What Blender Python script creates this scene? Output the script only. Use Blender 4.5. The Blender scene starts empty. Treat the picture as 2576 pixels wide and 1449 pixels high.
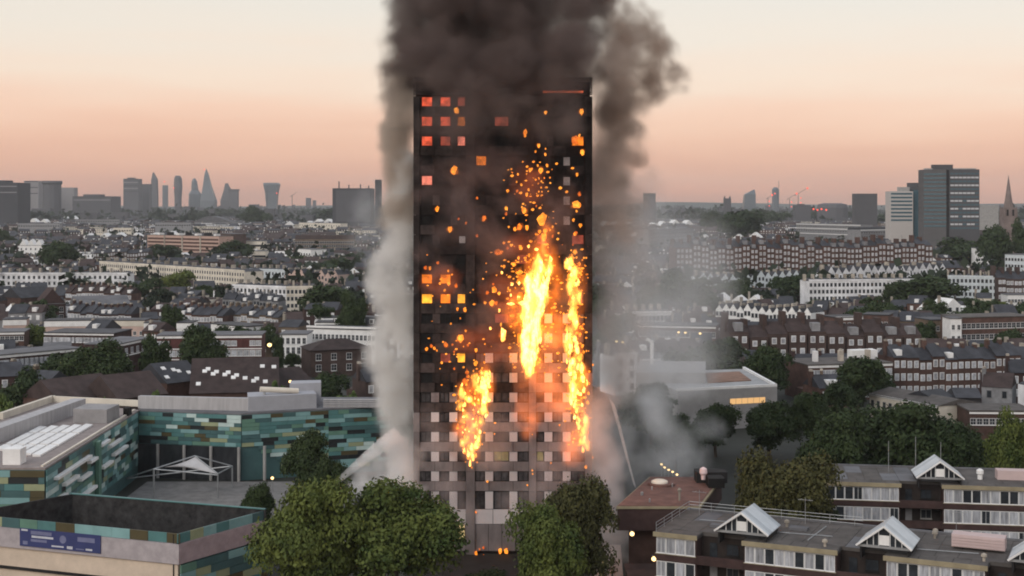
import bpy, bmesh, math, random
import numpy as np
from mathutils import Vector, Matrix, noise as mnoise

S = bpy.context.scene
COL = S.collection
_O1 = 'first second third fourth fifth sixth seventh eighth ninth tenth eleventh twelfth thirteenth fourteenth fifteenth sixteenth seventeenth eighteenth nineteenth'.split()
_O2 = 'twenty thirty forty fifty sixty seventy eighty ninety'.split()
def nth(n):
    if n < 20: return _O1[n - 1]
    t, u = divmod(n, 10); return _O2[t - 2][:-1] + 'ieth' if u == 0 else _O2[t - 2] + '-' + _O1[u - 1]
# ------------------------------------------------------------------ camera
# pixel helpers work in the 2576 x 1449 frame in which the photograph was measured
F, CX, HV, CH = 3500.0, 1288.0, 515.0, 49.0
cam = bpy.data.objects.new('camera', bpy.data.cameras.new('camera'))
COL.objects.link(cam); S.camera = cam
cam.location = (0, 0, CH); cam.rotation_euler = (math.pi / 2, 0, 0)
cam.data.sensor_width = 36; cam.data.lens = 36 * F / 2576
cam.data.shift_y = -209.5 / 2576
cam.data.clip_start = 1; cam.data.clip_end = 30000
# ------------------------------------------------------------------ sky
W = bpy.data.worlds.new('World'); S.world = W; W.use_nodes = True
nt = W.node_tree; nt.nodes.clear(); N = nt.nodes.new; L = nt.links.new
wo = N('ShaderNodeOutputWorld'); add = N('ShaderNodeAddShader')
bg1 = N('ShaderNodeBackground'); bg2 = N('ShaderNodeBackground')
sky = N('ShaderNodeTexSky'); sky.sky_type = 'NISHITA'; sky.sun_disc = False
sky.sun_elevation = math.radians(34); sky.sun_rotation = math.radians(-144)
L(sky.outputs[0], bg1.inputs[0]); bg1.inputs[1].default_value = 0.02
tc = N('ShaderNodeTexCoord'); sx = N('ShaderNodeSeparateXYZ'); L(tc.outputs['Generated'], sx.inputs[0])
el = N('ShaderNodeMath'); el.operation = 'ARCSINE'; L(sx.outputs[2], el.inputs[0])
dv = N('ShaderNodeMath'); dv.operation = 'DIVIDE'; L(el.outputs[0], dv.inputs[0]); dv.inputs[1].default_value = math.pi / 2
# a faint uneven veil of high cloud
nz = N('ShaderNodeTexNoise'); mp = N('ShaderNodeMapping'); mp.inputs['Scale'].default_value = (3, 3, 26)
L(tc.outputs['Generated'], mp.inputs[0]); L(mp.outputs[0], nz.inputs['Vector']); nz.inputs['Scale'].default_value = 1.6; nz.inputs['Detail'].default_value = 3
nm = N('ShaderNodeMath'); nm.operation = 'MULTIPLY_ADD'; L(nz.outputs[0], nm.inputs[0]); nm.inputs[1].default_value = .026; 
sb = N('ShaderNodeMath'); sb.operation = 'SUBTRACT'; L(dv.outputs[0], sb.inputs[0]); sb.inputs[1].default_value = .013; L(sb.outputs[0], nm.inputs[2])
ramp = N('ShaderNodeValToRGB'); L(nm.outputs[0], ramp.inputs[0])
SKY = [(0.000, (.55, .27, .195)), (0.007, (.68, .31, .205)), (0.018, (.76, .385, .26)), (0.030, (.84, .47, .32)), (0.042, (.90, .565, .40)), (0.058, (.90, .69, .53)),
       (0.076, (.85, .73, .60)), (0.098, (.80, .735, .63)), (0.22, (.70, .69, .68)), (0.5, (.57, .60, .65)), (1.0, (.48, .54, .63))]
e = ramp.color_ramp.elements
e[0].position, e[0].color = SKY[0][0], (*SKY[0][1], 1)
e[1].position, e[1].color = SKY[-1][0], (*SKY[-1][1], 1)
for p, c in SKY[1:-1]:
    q = e.new(p); q.color = (*c, 1)
L(ramp.outputs[0], bg2.inputs[0]); bg2.inputs[1].default_value = 1.0
L(bg1.outputs[0], add.inputs[0]); L(bg2.outputs[0], add.inputs[1]); L(add.outputs[0], wo.inputs[0])
# ------------------------------------------------------------------ soft fill lamp added behind the camera's shoulder, away from the dawn
sun = bpy.data.objects.new('sun', bpy.data.lights.new('sun', 'SUN')); COL.objects.link(sun)
sun.data.energy = 1.3; sun.data.angle = math.radians(35); sun.data.color = (1, .93, .84)
sun.rotation_euler = (math.radians(56), 0, math.radians(-36))
# ------------------------------------------------------------------ exposure and sampling
S.view_settings.view_transform = 'Standard'; S.view_settings.look = 'None'
S.view_settings.exposure = 0; S.view_settings.gamma = 1; S.view_settings.use_curve_mapping = False
S.render.engine = 'CYCLES'
C = S.cycles
C.use_denoising = True; C.max_bounces = 6; C.diffuse_bounces = 2; C.glossy_bounces = 2; C.transmission_bounces = 2
C.transparent_max_bounces = 8; C.volume_bounces = 7; C.volume_step_rate = 1.0; C.volume_max_steps = 200
C.sample_clamp_indirect = 4; C.use_adaptive_sampling = False; C.filter_width = 1.9
C.caustics_reflective = False; C.caustics_refractive = False

# ------------------------------------------------------------------ helpers
RND = random.Random(11)
def P(u, v, Y): return Vector(((u - CX) / F * Y, Y, CH - (v - HV) / F * Y))
def G(u, v, z=0.0):
    Y = (CH - z) * F / (v - HV); return Vector(((u - CX) / F * Y, Y, z))
def link(o): COL.objects.link(o); return o

class MB:
    def __init__(s): s.v = []; s.f = []; s.m = []
    def face(s, pts, m=0):
        i = len(s.v); s.v += [tuple(p) for p in pts]; s.f.append(tuple(range(i, i + len(pts)))); s.m.append(m); return s
    def box(s, x0, y0, z0, x1, y1, z1, m=0):
        if x1 < x0: x0, x1 = x1, x0
        if y1 < y0: y0, y1 = y1, y0
        if z1 < z0: z0, z1 = z1, z0
        i = len(s.v)
        s.v += [(x0, y0, z0), (x1, y0, z0), (x1, y1, z0), (x0, y1, z0), (x0, y0, z1), (x1, y0, z1), (x1, y1, z1), (x0, y1, z1)]
        for q in ((0, 3, 2, 1), (4, 5, 6, 7), (0, 1, 5, 4), (1, 2, 6, 5), (2, 3, 7, 6), (3, 0, 4, 7)):
            s.f.append(tuple(i + k for k in q)); s.m.append(m)
        return s
    def prism(s, poly, z0, z1, m=0, mtop=None):
        n = len(poly); i = len(s.v)
        s.v += [(p[0], p[1], z0) for p in poly] + [(p[0], p[1], z1) for p in poly]
        s.f.append(tuple(i + k for k in range(n - 1, -1, -1))); s.m.append(m)
        s.f.append(tuple(i + n + k for k in range(n))); s.m.append(m if mtop is None else mtop)
        for k in range(n):
            s.f.append((i + k, i + (k + 1) % n, i + n + (k + 1) % n, i + n + k)); s.m.append(m)
        return s
    def poly(s, vs, fs, m=0):
        i = len(s.v); s.v += [tuple(p) for p in vs]
        for q in fs: s.f.append(tuple(i + k for k in q)); s.m.append(m)
        return s
    def gable(s, x0, x1, y0, y1, z, h, axis='x', m=0):
        if axis == 'x':
            ym = (y0 + y1) / 2
            vs = [(x0, y0, z), (x1, y0, z), (x1, y1, z), (x0, y1, z), (x0, ym, z + h), (x1, ym, z + h)]
            fs = [(0, 1, 5, 4), (2, 3, 4, 5), (3, 0, 4), (1, 2, 5), (0, 3, 2, 1)]
        else:
            xm = (x0 + x1) / 2
            vs = [(x0, y0, z), (x1, y0, z), (x1, y1, z), (x0, y1, z), (xm, y0, z + h), (xm, y1, z + h)]
            fs = [(3, 0, 4, 5), (1, 2, 5, 4), (0, 1, 4), (2, 3, 5), (0, 3, 2, 1)]
        return s.poly(vs, fs, m)
    def hip(s, x0, x1, y0, y1, z, h, m=0):
        ym = (y0 + y1) / 2; k = min((y1 - y0) / 2, (x1 - x0) / 2 * .95)
        vs = [(x0, y0, z), (x1, y0, z), (x1, y1, z), (x0, y1, z), (x0 + k, ym, z + h), (x1 - k, ym, z + h)]
        return s.poly(vs, [(0, 1, 5, 4), (2, 3, 4, 5), (3, 0, 4), (1, 2, 5), (0, 3, 2, 1)], m)
    def tube(s, p0, p1, r0, r1=None, n=8, m=0):
        r1 = r0 if r1 is None else r1
        p0 = Vector(p0); p1 = Vector(p1); d = (p1 - p0).normalized()
        a = d.orthogonal().normalized(); b = d.cross(a); i = len(s.v)
        for p, r in ((p0, r0), (p1, r1)):
            for k in range(n):
                t = 2 * math.pi * k / n; s.v.append(tuple(p + (a * math.cos(t) + b * math.sin(t)) * r))
        for k in range(n):
            j = (k + 1) % n; s.f.append((i + k, i + j, i + n + j, i + n + k)); s.m.append(m)
        s.f.append(tuple(i + k for k in range(n - 1, -1, -1))); s.m.append(m)
        s.f.append(tuple(i + n + k for k in range(n))); s.m.append(m)
        return s
    def lathe(s, prof, c=(0, 0, 0), n=16, m=0):
        i = len(s.v); k = len(prof)
        for r, z in prof:
            for j in range(n):
                t = 2 * math.pi * j / n; s.v.append((c[0] + r * math.cos(t), c[1] + r * math.sin(t), c[2] + z))
        for a in range(k - 1):
            for j in range(n):
                q = (j + 1) % n; s.f.append((i + a * n + j, i + a * n + q, i + (a + 1) * n + q, i + (a + 1) * n + j)); s.m.append(m)
        s.f.append(tuple(i + j for j in range(n - 1, -1, -1))); s.m.append(m)
        s.f.append(tuple(i + (k - 1) * n + j for j in range(n))); s.m.append(m)
        return s
    def mesh(s, name, mats):
        me = bpy.data.meshes.new(name); me.from_pydata(s.v, [], s.f)
        for q in (mats if isinstance(mats, (list, tuple)) else [mats]): me.materials.append(q)
        if any(s.m): me.polygons.foreach_set('material_index', s.m)
        me.update(); return me

def props(o, label=None, cat=None, group=None, kind=None):
    if label: o['label'] = label
    if cat: o['category'] = cat
    if group: o['group'] = group
    if kind: o['kind'] = kind
    return o
def thing(name, label, cat, loc=(0, 0, 0), rz=0.0, group=None):
    o = bpy.data.objects.new(name, None); o.empty_display_size = .5; link(o)
    o.location = loc; o.rotation_euler = (0, 0, rz); return props(o, label, cat, group)
def put(name, me, parent=None, loc=(0, 0, 0), rz=0.0, sc=None, kind=None, label=None):
    o = bpy.data.objects.new(name, me); link(o); o.parent = parent; o.location = loc
    if rz: o.rotation_euler = (0, 0, rz)
    if sc: o.scale = sc
    return props(o, label, None, None, kind)
def part(root, name, mb, mats, kind=None, label=None): return put(name, mb.mesh(name, mats), root, kind=kind, label=label)
def solo(name, mb, mats, label, cat, group=None): return props(put(name, mb.mesh(name, mats)), label, cat, group)
def struct(name, mb, mats): return put(name, mb.mesh(name, mats), kind='structure')
def kids(o): return KIDS.get(o.name, [])
def copy_tree(o, parent=None):
    c = o.copy(); COL.objects.link(c)
    if parent is not None: c.parent = parent
    for ch in list(o.children): copy_tree(ch, c)
    return c
def frame(A, B):
    """origin, rotation and length of a facade that runs from ground point A (seen on the left) to B"""
    d = B - A; return Vector((A.x, A.y, 0)), math.atan2(d.y, d.x), math.hypot(d.x, d.y)

CLR = []           # ground before a named row, kept low so that the row shows
def clear(x, y): return any(a < x < b and c < y < d for a, b, c, d in CLR)
OCC = []           # ground rectangles that are taken, so the filling houses and trees keep clear
def take(x0, x1, y0, y1): OCC.append((min(x0, x1), max(x0, x1), min(y0, y1), max(y0, y1)))
def free(x, y, rx, ry): return not any(a - rx < x < b + rx and c - ry < y < d + ry for a, b, c, d in OCC)
def take_row(A, B, depth, m=1):
    if A.y > 340:
        f = min(260, max(22, .14 * A.y - 25)); k = 1 - f / A.y
        CLR.append((min(A.x, B.x, A.x * k, B.x * k), max(A.x, B.x, A.x * k, B.x * k), min(A.y, B.y) - f, max(A.y, B.y)))
    n = max(2, int((B - A).length / 12) + 1)
    d = (B - A) / n; nrm = Vector((-d.y, d.x, 0)).normalized() * depth
    for k in range(n):
        p, q = A + d * k, A + d * (k + 1); pts = [p, q, p + nrm, q + nrm]
        take(min(a.x for a in pts) - m, max(a.x for a in pts) + m, min(a.y for a in pts) - m, max(a.y for a in pts) + m)

# ------------------------------------------------------------------ materials
def M(name, col, rough=.8, var=.22, scale=.6, spec=.25, rnd=0.0, metal=0.0, emit=None, es=0.0, fine=None, bump=0.0, stretch=None):
    m = bpy.data.materials.new(name); m.use_nodes = True; t = m.node_tree
    b = t.nodes['Principled BSDF']; b.inputs['Roughness'].default_value = rough
    b.inputs['Specular IOR Level'].default_value = spec; b.inputs['Metallic'].default_value = metal
    g = t.nodes.new('ShaderNodeNewGeometry'); n1 = t.nodes.new('ShaderNodeTexNoise')
    n1.inputs['Scale'].default_value = scale; n1.inputs['Detail'].default_value = 4; n1.inputs['Roughness'].default_value = .65
    if stretch:
        mp = t.nodes.new('ShaderNodeMapping'); mp.inputs['Scale'].default_value = stretch
        t.links.new(g.outputs['Position'], mp.inputs[0]); t.links.new(mp.outputs[0], n1.inputs['Vector'])
    else: t.links.new(g.outputs['Position'], n1.inputs['Vector'])
    r = t.nodes.new('ShaderNodeMapRange'); r.inputs[1].default_value = .3; r.inputs[2].default_value = .7
    r.inputs[3].default_value = 1 - var; r.inputs[4].default_value = 1 + var; t.links.new(n1.outputs[0], r.inputs[0])
    val = r.outputs[0]
    if rnd:
        oi = t.nodes.new('ShaderNodeObjectInfo'); r2 = t.nodes.new('ShaderNodeMapRange')
        r2.inputs[3].default_value = 1 - rnd; r2.inputs[4].default_value = 1 + rnd; t.links.new(oi.outputs['Random'], r2.inputs[0])
        mu = t.nodes.new('ShaderNodeMath'); mu.operation = 'MULTIPLY'; t.links.new(val, mu.inputs[0]); t.links.new(r2.outputs[0], mu.inputs[1]); val = mu.outputs[0]
    vm = t.nodes.new('ShaderNodeVectorMath'); vm.operation = 'SCALE'; vm.inputs[0].default_value = col; t.links.new(val, vm.inputs['Scale'])
    t.links.new(vm.outputs[0], b.inputs['Base Color'])
    if bump:
        bp = t.nodes.new('ShaderNodeBump'); bp.inputs['Strength'].default_value = bump; bp.inputs['Distance'].default_value = .1
        t.links.new(n1.outputs[0], bp.inputs['Height']); t.links.new(bp.outputs[0], b.inputs['Normal'])
    if emit:
        b.inputs['Emission Color'].default_value = (*emit, 1); b.inputs['Emission Strength'].default_value = es
    return m
def E_(name, col, s):
    m = bpy.data.materials.new(name); m.use_nodes = True; t = m.node_tree; t.nodes.clear()
    o = t.nodes.new('ShaderNodeOutputMaterial'); e = t.nodes.new('ShaderNodeEmission'); e.inputs[0].default_value = (*col, 1); e.inputs[1].default_value = s
    t.links.new(e.outputs[0], o.inputs[0]); return m

mt = dict(
    white=M('white_paint', (.80, .79, .78), var=.1, rnd=.06), stucco=M('white_stucco', (.76, .76, .78), var=.2, scale=.25, rnd=.14),
    cream=M('cream_render', (.70, .64, .55), var=.14, scale=.25, rnd=.1), pink=M('pinkish_render', (.52, .38, .33), var=.15, scale=.2, rnd=.1),
    blueish=M('pale_blue_render', (.58, .63, .66), var=.12, rnd=.05), greyrender=M('grey_render', (.24, .24, .25), var=.25, rnd=.2),
    brick=M('brown_brick', (.095, .055, .045), var=.3, scale=.5, rnd=.18), redbrick=M('red_brick', (.070, .047, .042), var=.28, scale=.5, rnd=.15),
    darkbrick=M('dark_brick', (.055, .032, .030), var=.3, scale=.7, rnd=.1), stock=M('yellow_stock_brick', (.155, .115, .085), var=.3, scale=.4, rnd=.15),
    slate=M('grey_slate', (.045, .046, .054), var=.4, scale=.35, rough=.6, rnd=.2), tile=M('brown_roof_tile', (.05, .035, .033), var=.35, scale=.4, rnd=.2),
    lead=M('lead_flat_roof', (.13, .13, .14), var=.25, scale=.25, rnd=.15), felt=M('roofing_felt', (.098, .088, .083), var=.35, scale=.4, bump=.2),
    brownfelt=M('brown_roofing_felt', (.155, .082, .068), var=.35, scale=.5, bump=.2),
    glass=M('dark_glass', (.03, .035, .042), rough=.15, var=.4, scale=.8, spec=.5), bglass=M('blue_glass', (.07, .13, .16), rough=.2, var=.2, spec=.5),
    frame=M('white_window_frame', (.74, .74, .74), var=.1), pot=M('chimney_pot', (.28, .19, .13), var=.3), pale=M('pale_chimney', (.36, .32, .27), var=.35, rnd=.3),
    metal=M('galvanised_metal', (.36, .37, .38), rough=.45, var=.2, metal=.5), steel=M('painted_steel', (.55, .56, .58), rough=.4, var=.1),
    concrete=M('concrete', (.33, .32, .31), var=.2, scale=.4), asphalt=M('asphalt', (.055, .054, .054), var=.3), paving=M('paving', (.2, .19, .185), var=.25, scale=.5),
    bark=M('bark', (.07, .052, .038), var=.4, scale=2), black=M('soot_black', (.012, .011, .011), var=.4), dark=M('dark_opening', (.018, .017, .018), var=.3),
)
def leafmat(name, a, b, sc=.35):
    m = bpy.data.materials.new(name); m.use_nodes = True; t = m.node_tree; p = t.nodes['Principled BSDF']
    g = t.nodes.new('ShaderNodeNewGeometry'); n = t.nodes.new('ShaderNodeTexNoise'); n.inputs['Scale'].default_value = sc; n.inputs['Detail'].default_value = 5; n.inputs['Roughness'].default_value = .7
    t.links.new(g.outputs['Position'], n.inputs['Vector'])
    r = t.nodes.new('ShaderNodeMapRange'); r.inputs[1].default_value = .32; r.inputs[2].default_value = .68; t.links.new(n.outputs[0], r.inputs[0])
    oi = t.nodes.new('ShaderNodeObjectInfo'); ad = t.nodes.new('ShaderNodeMath'); ad.operation = 'MULTIPLY_ADD'; t.links.new(oi.outputs['Random'], ad.inputs[0]); ad.inputs[1].default_value = .3; ad.inputs[2].default_value = -.15
    a2 = t.nodes.new('ShaderNodeMath'); a2.operation = 'ADD'; a2.use_clamp = True; t.links.new(ad.outputs[0], a2.inputs[0]); t.links.new(r.outputs[0], a2.inputs[1])
    mx = t.nodes.new('ShaderNodeMix'); mx.data_type = 'RGBA'; mx.inputs[6].default_value = (*a, 1); mx.inputs[7].default_value = (*b, 1); t.links.new(a2.outputs[0], mx.inputs[0])
    t.links.new(mx.outputs[2], p.inputs['Base Color']); p.inputs['Roughness'].default_value = .7; p.inputs['Specular IOR Level'].default_value = .2
    p.inputs['Transmission Weight'].default_value = 0
    return m
LEAF = leafmat('leaves_mid_green', (.034, .058, .015), (.145, .17, .040)); LEAFD = leafmat('leaves_dark_green', (.018, .033, .013), (.048, .07, .024))
LEAFB = leafmat('leaves_bright_green', (.05, .085, .024), (.13, .17, .05), .5); LEAFO = leafmat('leaves_olive_russet', (.034, .038, .014), (.088, .084, .028), .5)
LEAFF = leafmat('leaves_far_green', (.013, .022, .014), (.034, .046, .026), .08)

# ------------------------------------------------------------------ ground
g = MB(); g.face([(-5900, -300, 0), (5900, -300, 0), (5900, 10300, 0), (-5900, 10300, 0)])
gm = M('ground_gardens_and_streets', (.030, .032, .027), var=.5, scale=.05)
struct('ground', g, gm)
# ------------------------------------------------------------------ trees
def leaf_mesh(name, n, lobes, leaf, seed, mat, shape=(1, 1, 1), spread=.30):
    """many leaf-sized faces spread through overlapping lobes of a crown that fits a unit ball"""
    r = np.random.default_rng(seed)
    cs = []
    while len(cs) < lobes:
        c = r.normal(size=3); c = c / np.linalg.norm(c) * r.uniform(.25, .80)
        if c[2] < -.75: continue
        cs.append((c, r.uniform(.15, .42) * (1.15 - .35 * abs(c[2]))))
    cs.append((np.zeros(3), .6))
    w = np.array([a[1] ** 2 for a in cs]); k = r.choice(len(cs), size=n, p=w / w.sum())
    cen = np.array([a[0] for a in cs])[k]; rad = np.array([a[1] for a in cs])[k]
    d = r.normal(size=(n, 3)); d /= np.linalg.norm(d, axis=1)[:, None]; d[:, 2] = np.where(d[:, 2] < -.3, -d[:, 2] * .6, d[:, 2])
    pos = cen + d * (rad * (1 - spread * r.random(n) ** 2 + .10 * r.normal(size=n)))[:, None]
    pos *= np.array(shape)
    nrm = d + r.normal(size=(n, 3)) * .55; nrm /= np.linalg.norm(nrm, axis=1)[:, None]
    a = np.cross(nrm, r.normal(size=(n, 3))); a /= np.linalg.norm(a, axis=1)[:, None]; b = np.cross(nrm, a)
    sz = (leaf * r.uniform(.55, 1.3, n))[:, None]
    q = np.stack([pos - a * sz, pos + b * sz * .62, pos + a * sz, pos - b * sz * .62], axis=1).reshape(-1, 3)
    me = bpy.data.meshes.new(name); me.vertices.add(4 * n); me.vertices.foreach_set('co', q.ravel().astype(np.float32))
    me.loops.add(4 * n); me.loops.foreach_set('vertex_index', np.arange(4 * n, dtype=np.int32))
    me.polygons.add(n); me.polygons.foreach_set('loop_start', np.arange(0, 4 * n, 4, dtype=np.int32))
    me.materials.append(mat); me.update(calc_edges=True); return me
def trunk_mesh(seed, h=1.0):
    r = random.Random(seed); m = MB(); p = Vector((0, 0, -1.6))
    q = Vector((r.uniform(-.05, .05), r.uniform(-.05, .05), -.35)); m.tube(p, q, .085, .06, 7)
    for k in range(5):
        t = k * 1.257 + r.random(); e = q + Vector((math.cos(t) * .5, math.sin(t) * .5, r.uniform(.3, .75)))
        m.tube(q - Vector((0, 0, .1 * k / 5)), e, .042, .012, 6)
    m.tube(q, q + Vector((0, 0, .9)), .055, .015, 6)
    return m.mesh('trunk', mt['bark'])
TRUNKS = [trunk_mesh(i) for i in range(3)]
CROWN = {}
def name_front(label): return not label.startswith('small garden tree')
def crown_mesh(kind, i):
    key = (kind, i)
    if key not in CROWN:
        n, lb, lf, mat = {'near': (30000, 46, .034, LEAF), 'olive': (26000, 42, .036, LEAFO), 'dark': (17000, 36, .044, LEAFD), 'mid': (6000, 26, .07, LEAF),
                          'middark': (6000, 26, .07, LEAFD), 'bright': (3200, 14, .09, LEAFB), 'far': (1800, 18, .12, LEAFF)}[kind]
        CROWN[key] = leaf_mesh('crown', n, lb, lf, hash(kind) % 1 + i * 7 + len(kind), mat)
    return CROWN[key]
def tree(u, v, rx, ry, label, kind='mid', Y=None, zb=3.0, i=0, group=None, cat='tree', name='tree'):
    """a tree whose crown fills about (u +- rx, v +- ry) of the measured frame; its distance follows from its crown's foot standing zb above the ground"""
    if Y is None: Y = (CH - zb) * F / (v + ry - HV)
    c = P(u, v, Y); R = rx / F * Y; H = ry / F * Y
    low = c.z - H
    if cat == 'bush': low += 2.2
    if low > 2.6 or cat == 'bush': d = (low - .9) / 2; c.z -= d; H += d
    return tree_at(c.x, Y, c.z, R, H, label, kind, i, group, cat, name)
def tree_at(x, y, zc, R, H, label, kind='mid', i=0, group=None, cat='tree', name='tree'):
    t = thing(name, label, cat, (x, y, 0), RND.uniform(0, 6.28), group)
    put('crown', crown_mesh(kind, i), t, (0, 0, zc), 0, (R * 1.05, R * 1.05, H * 1.05))
    tr = TRUNKS[i % 3]; s = max(.3, zc / 1.6)
    put('trunk', tr, t, (0, 0, zc), 0, (R * .75, R * .75, s))
    take(x - R * .7, x + R * .7, y - (24 if name_front(label) else R * .5), y + R * .5)
    return t
# ------------------------------------------------------------------ the burning tower block
TY = 195.0; TS = TY / F
def tx(u): return (u - 1040) * TS
def tz(v): return CH - (v - HV) * TS
tower = thing('tower_block', 'tall tower block on fire, its upper storeys charred black', 'tower block', ((1040 - CX) * TS, TY, 0))
take(-16, 14, 150, 222)
CLAD = M('zinc_cladding', (.175, .15, .148), rough=.6, var=.25, scale=.8, rnd=.15, stretch=(1, 1, .4)); 
SCOR = M('scorched_cladding', (.05, .038, .036), rough=.8, var=.6, scale=.7, rnd=.3); CHAR = M('charred_cladding', (.027, .021, .020), rough=.9, var=.75, scale=.6, rnd=.5)
WPAN = M('white_insulating_panel', (.56, .51, .51), rough=.5, var=.06, scale=.5, rnd=.04); WSM = M('smoke_stained_panel', (.20, .17, .17), var=.4, scale=1)
TWIN = M('tower_window_glass', (.078, .07, .072), rough=.25, var=.5, scale=.9, spec=.4, rnd=.4)
def glow(name, c, s):
    m = M(name, (.02, .01, .01)); t = m.node_tree; b = t.nodes['Principled BSDF']
    n = t.nodes.new('ShaderNodeTexNoise'); n.inputs['Scale'].default_value = 1.1; n.inputs['Detail'].default_value = 3
    g = t.nodes.new('ShaderNodeNewGeometry'); t.links.new(g.outputs['Position'], n.inputs['Vector'])
    r = t.nodes.new('ShaderNodeMapRange'); r.inputs[1].default_value = .3; r.inputs[2].default_value = .65; r.inputs[3].default_value = .45 * s; r.inputs[4].default_value = 1.25 * s
    t.links.new(n.outputs[0], r.inputs[0]); t.links.new(r.outputs[0], b.inputs['Emission Strength']); b.inputs['Emission Color'].default_value = (*c, 1); return m
GL = dict(r=glow('room_alight_red', (1, .13, .055), 1.0), d=glow('room_alight_dim', (.75, .14, .08), .42), o=glow('room_alight_orange', (1, .22, .015), 1.25), p=glow('room_alight_pink', (1, .26, .17), .95), y=glow('room_alight_yellow', (1, .38, .03), 1.7),
          w=glow('room_lit', (1, .72, .33), 1.1), g=glow('room_lit_faint', (.5, .42, .12), .35))
mb = MB().box(.3, .45, 0, 24.77, 22, tz(205)); part(tower, 'core', mb, CHAR)
# crown: louvred parapet and plant room on the roof
mb = MB()
for k in range(9): mb.box(0, -.1, tz(238) + k * .28, 25.07, .4, tz(238) + k * .28 + .17)
part(tower, 'roof_louvre', mb, CHAR)
part(tower, 'plant_room', MB().box(9, 6, tz(205), 18, 16, tz(178)), CHAR)
for a, b, c in ((1084, 1108, 184), (1236, 1262, 188), (1268, 1330, 190)): part(tower, 'roof_post' if b - a < 30 else 'roof_unit', MB().box(tx(a), .5, tz(205), tx(b), 2.2, tz(c)), mt['black'])
part(tower, 'burning_parapet', MB().box(tx(1366), -.16, tz(233.5), tx(1467), -.11, tz(228.5)), glow('parapet_embers', (1, .17, .06), .9))
COLS = [(1040, 1056), (1172, 1195), (1330, 1349), (1471, 1490)]
INT = [[(1058, 1083, 'w'), (1084, 1105, 'p'), (1106, 1129, 'w'), (1130, 1151, 'p'), (1152, 1171, 'w')],
       [(1196, 1219, 'w'), (1220, 1241, 'p'), (1242, 1280, 'w'), (1281, 1302, 'p'), (1303, 1329, 'w')],
       [(1350, 1368, 'w'), (1369, 1390, 'p'), (1391, 1414, 'w'), (1415, 1436, 'p'), (1437, 1470, 'w')]]
BUR = [[(1060, 1088), (1107, 1134), (1150, 1171)], [(1197, 1224), (1244, 1280), (1300, 1328)], [(1350, 1376), (1392, 1416), (1438, 1469)]]
BAYS = [(1056, 1172), (1195, 1330), (1349, 1471)]
_wm = {}
def tower_window(w, h, glass):
    key = (round(w, 2), round(h, 2), glass.name)
    if key not in _wm:
        m = MB().box(0, .18, 0, w, .24, h, 1); f = .07
        for q in ((0, 0, w, f), (0, h - f, w, h), (0, f, f, h - f), (w - f, f, w, h - f)): m.box(q[0], .05, q[1], q[2], .17, q[3], 0)
        if w > 1.2 and not glass.name.startswith('room_alight'): m.box(w / 2 - f / 2, .06, f, w / 2 + f / 2, .17, h - f, 0)
        _wm[key] = m.mesh('window', [mt['dark'], glass])
    return _wm[key]
_bm = {}
def unit(mat, key='panel'):
    k = (mat.name, key)
    if k not in _bm: _bm[k] = MB().box(0, 0, 0, 1, 1, 1).mesh(key, mat)
    return _bm[k]
def slab(name, u0, u1, v0, v1, y0, y1, mat, gap=.03):
    return put(name, unit(mat, name), tower, (tx(u0) + gap, y0, tz(v1) + gap), 0, (tx(u1) - tx(u0) - 2 * gap, y1 - y0, tz(v0) - tz(v1) - 2 * gap))
GLOWS = {(19, 0): 'rrd', (18, 0): 'rro', (17, 0): 'rdp', (16, 1): 'o..', (15, 0): 'p..', (13, 1): '...', (10, 0): 'oo.', (9, 0): 'yoy', (6, 0): '.dy', (18, 1): '.d.', (7, 1): '..o', (8, 1): '.do', (9, 1): '..o', (10, 1): '..o', (11, 1): '..d', (8, 2): 'o..', (7, 2): 'o..', (9, 2): 'o.d', (17, 2): '..o', (12, 2): 'd.d'}
rt = random.Random(5)
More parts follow.
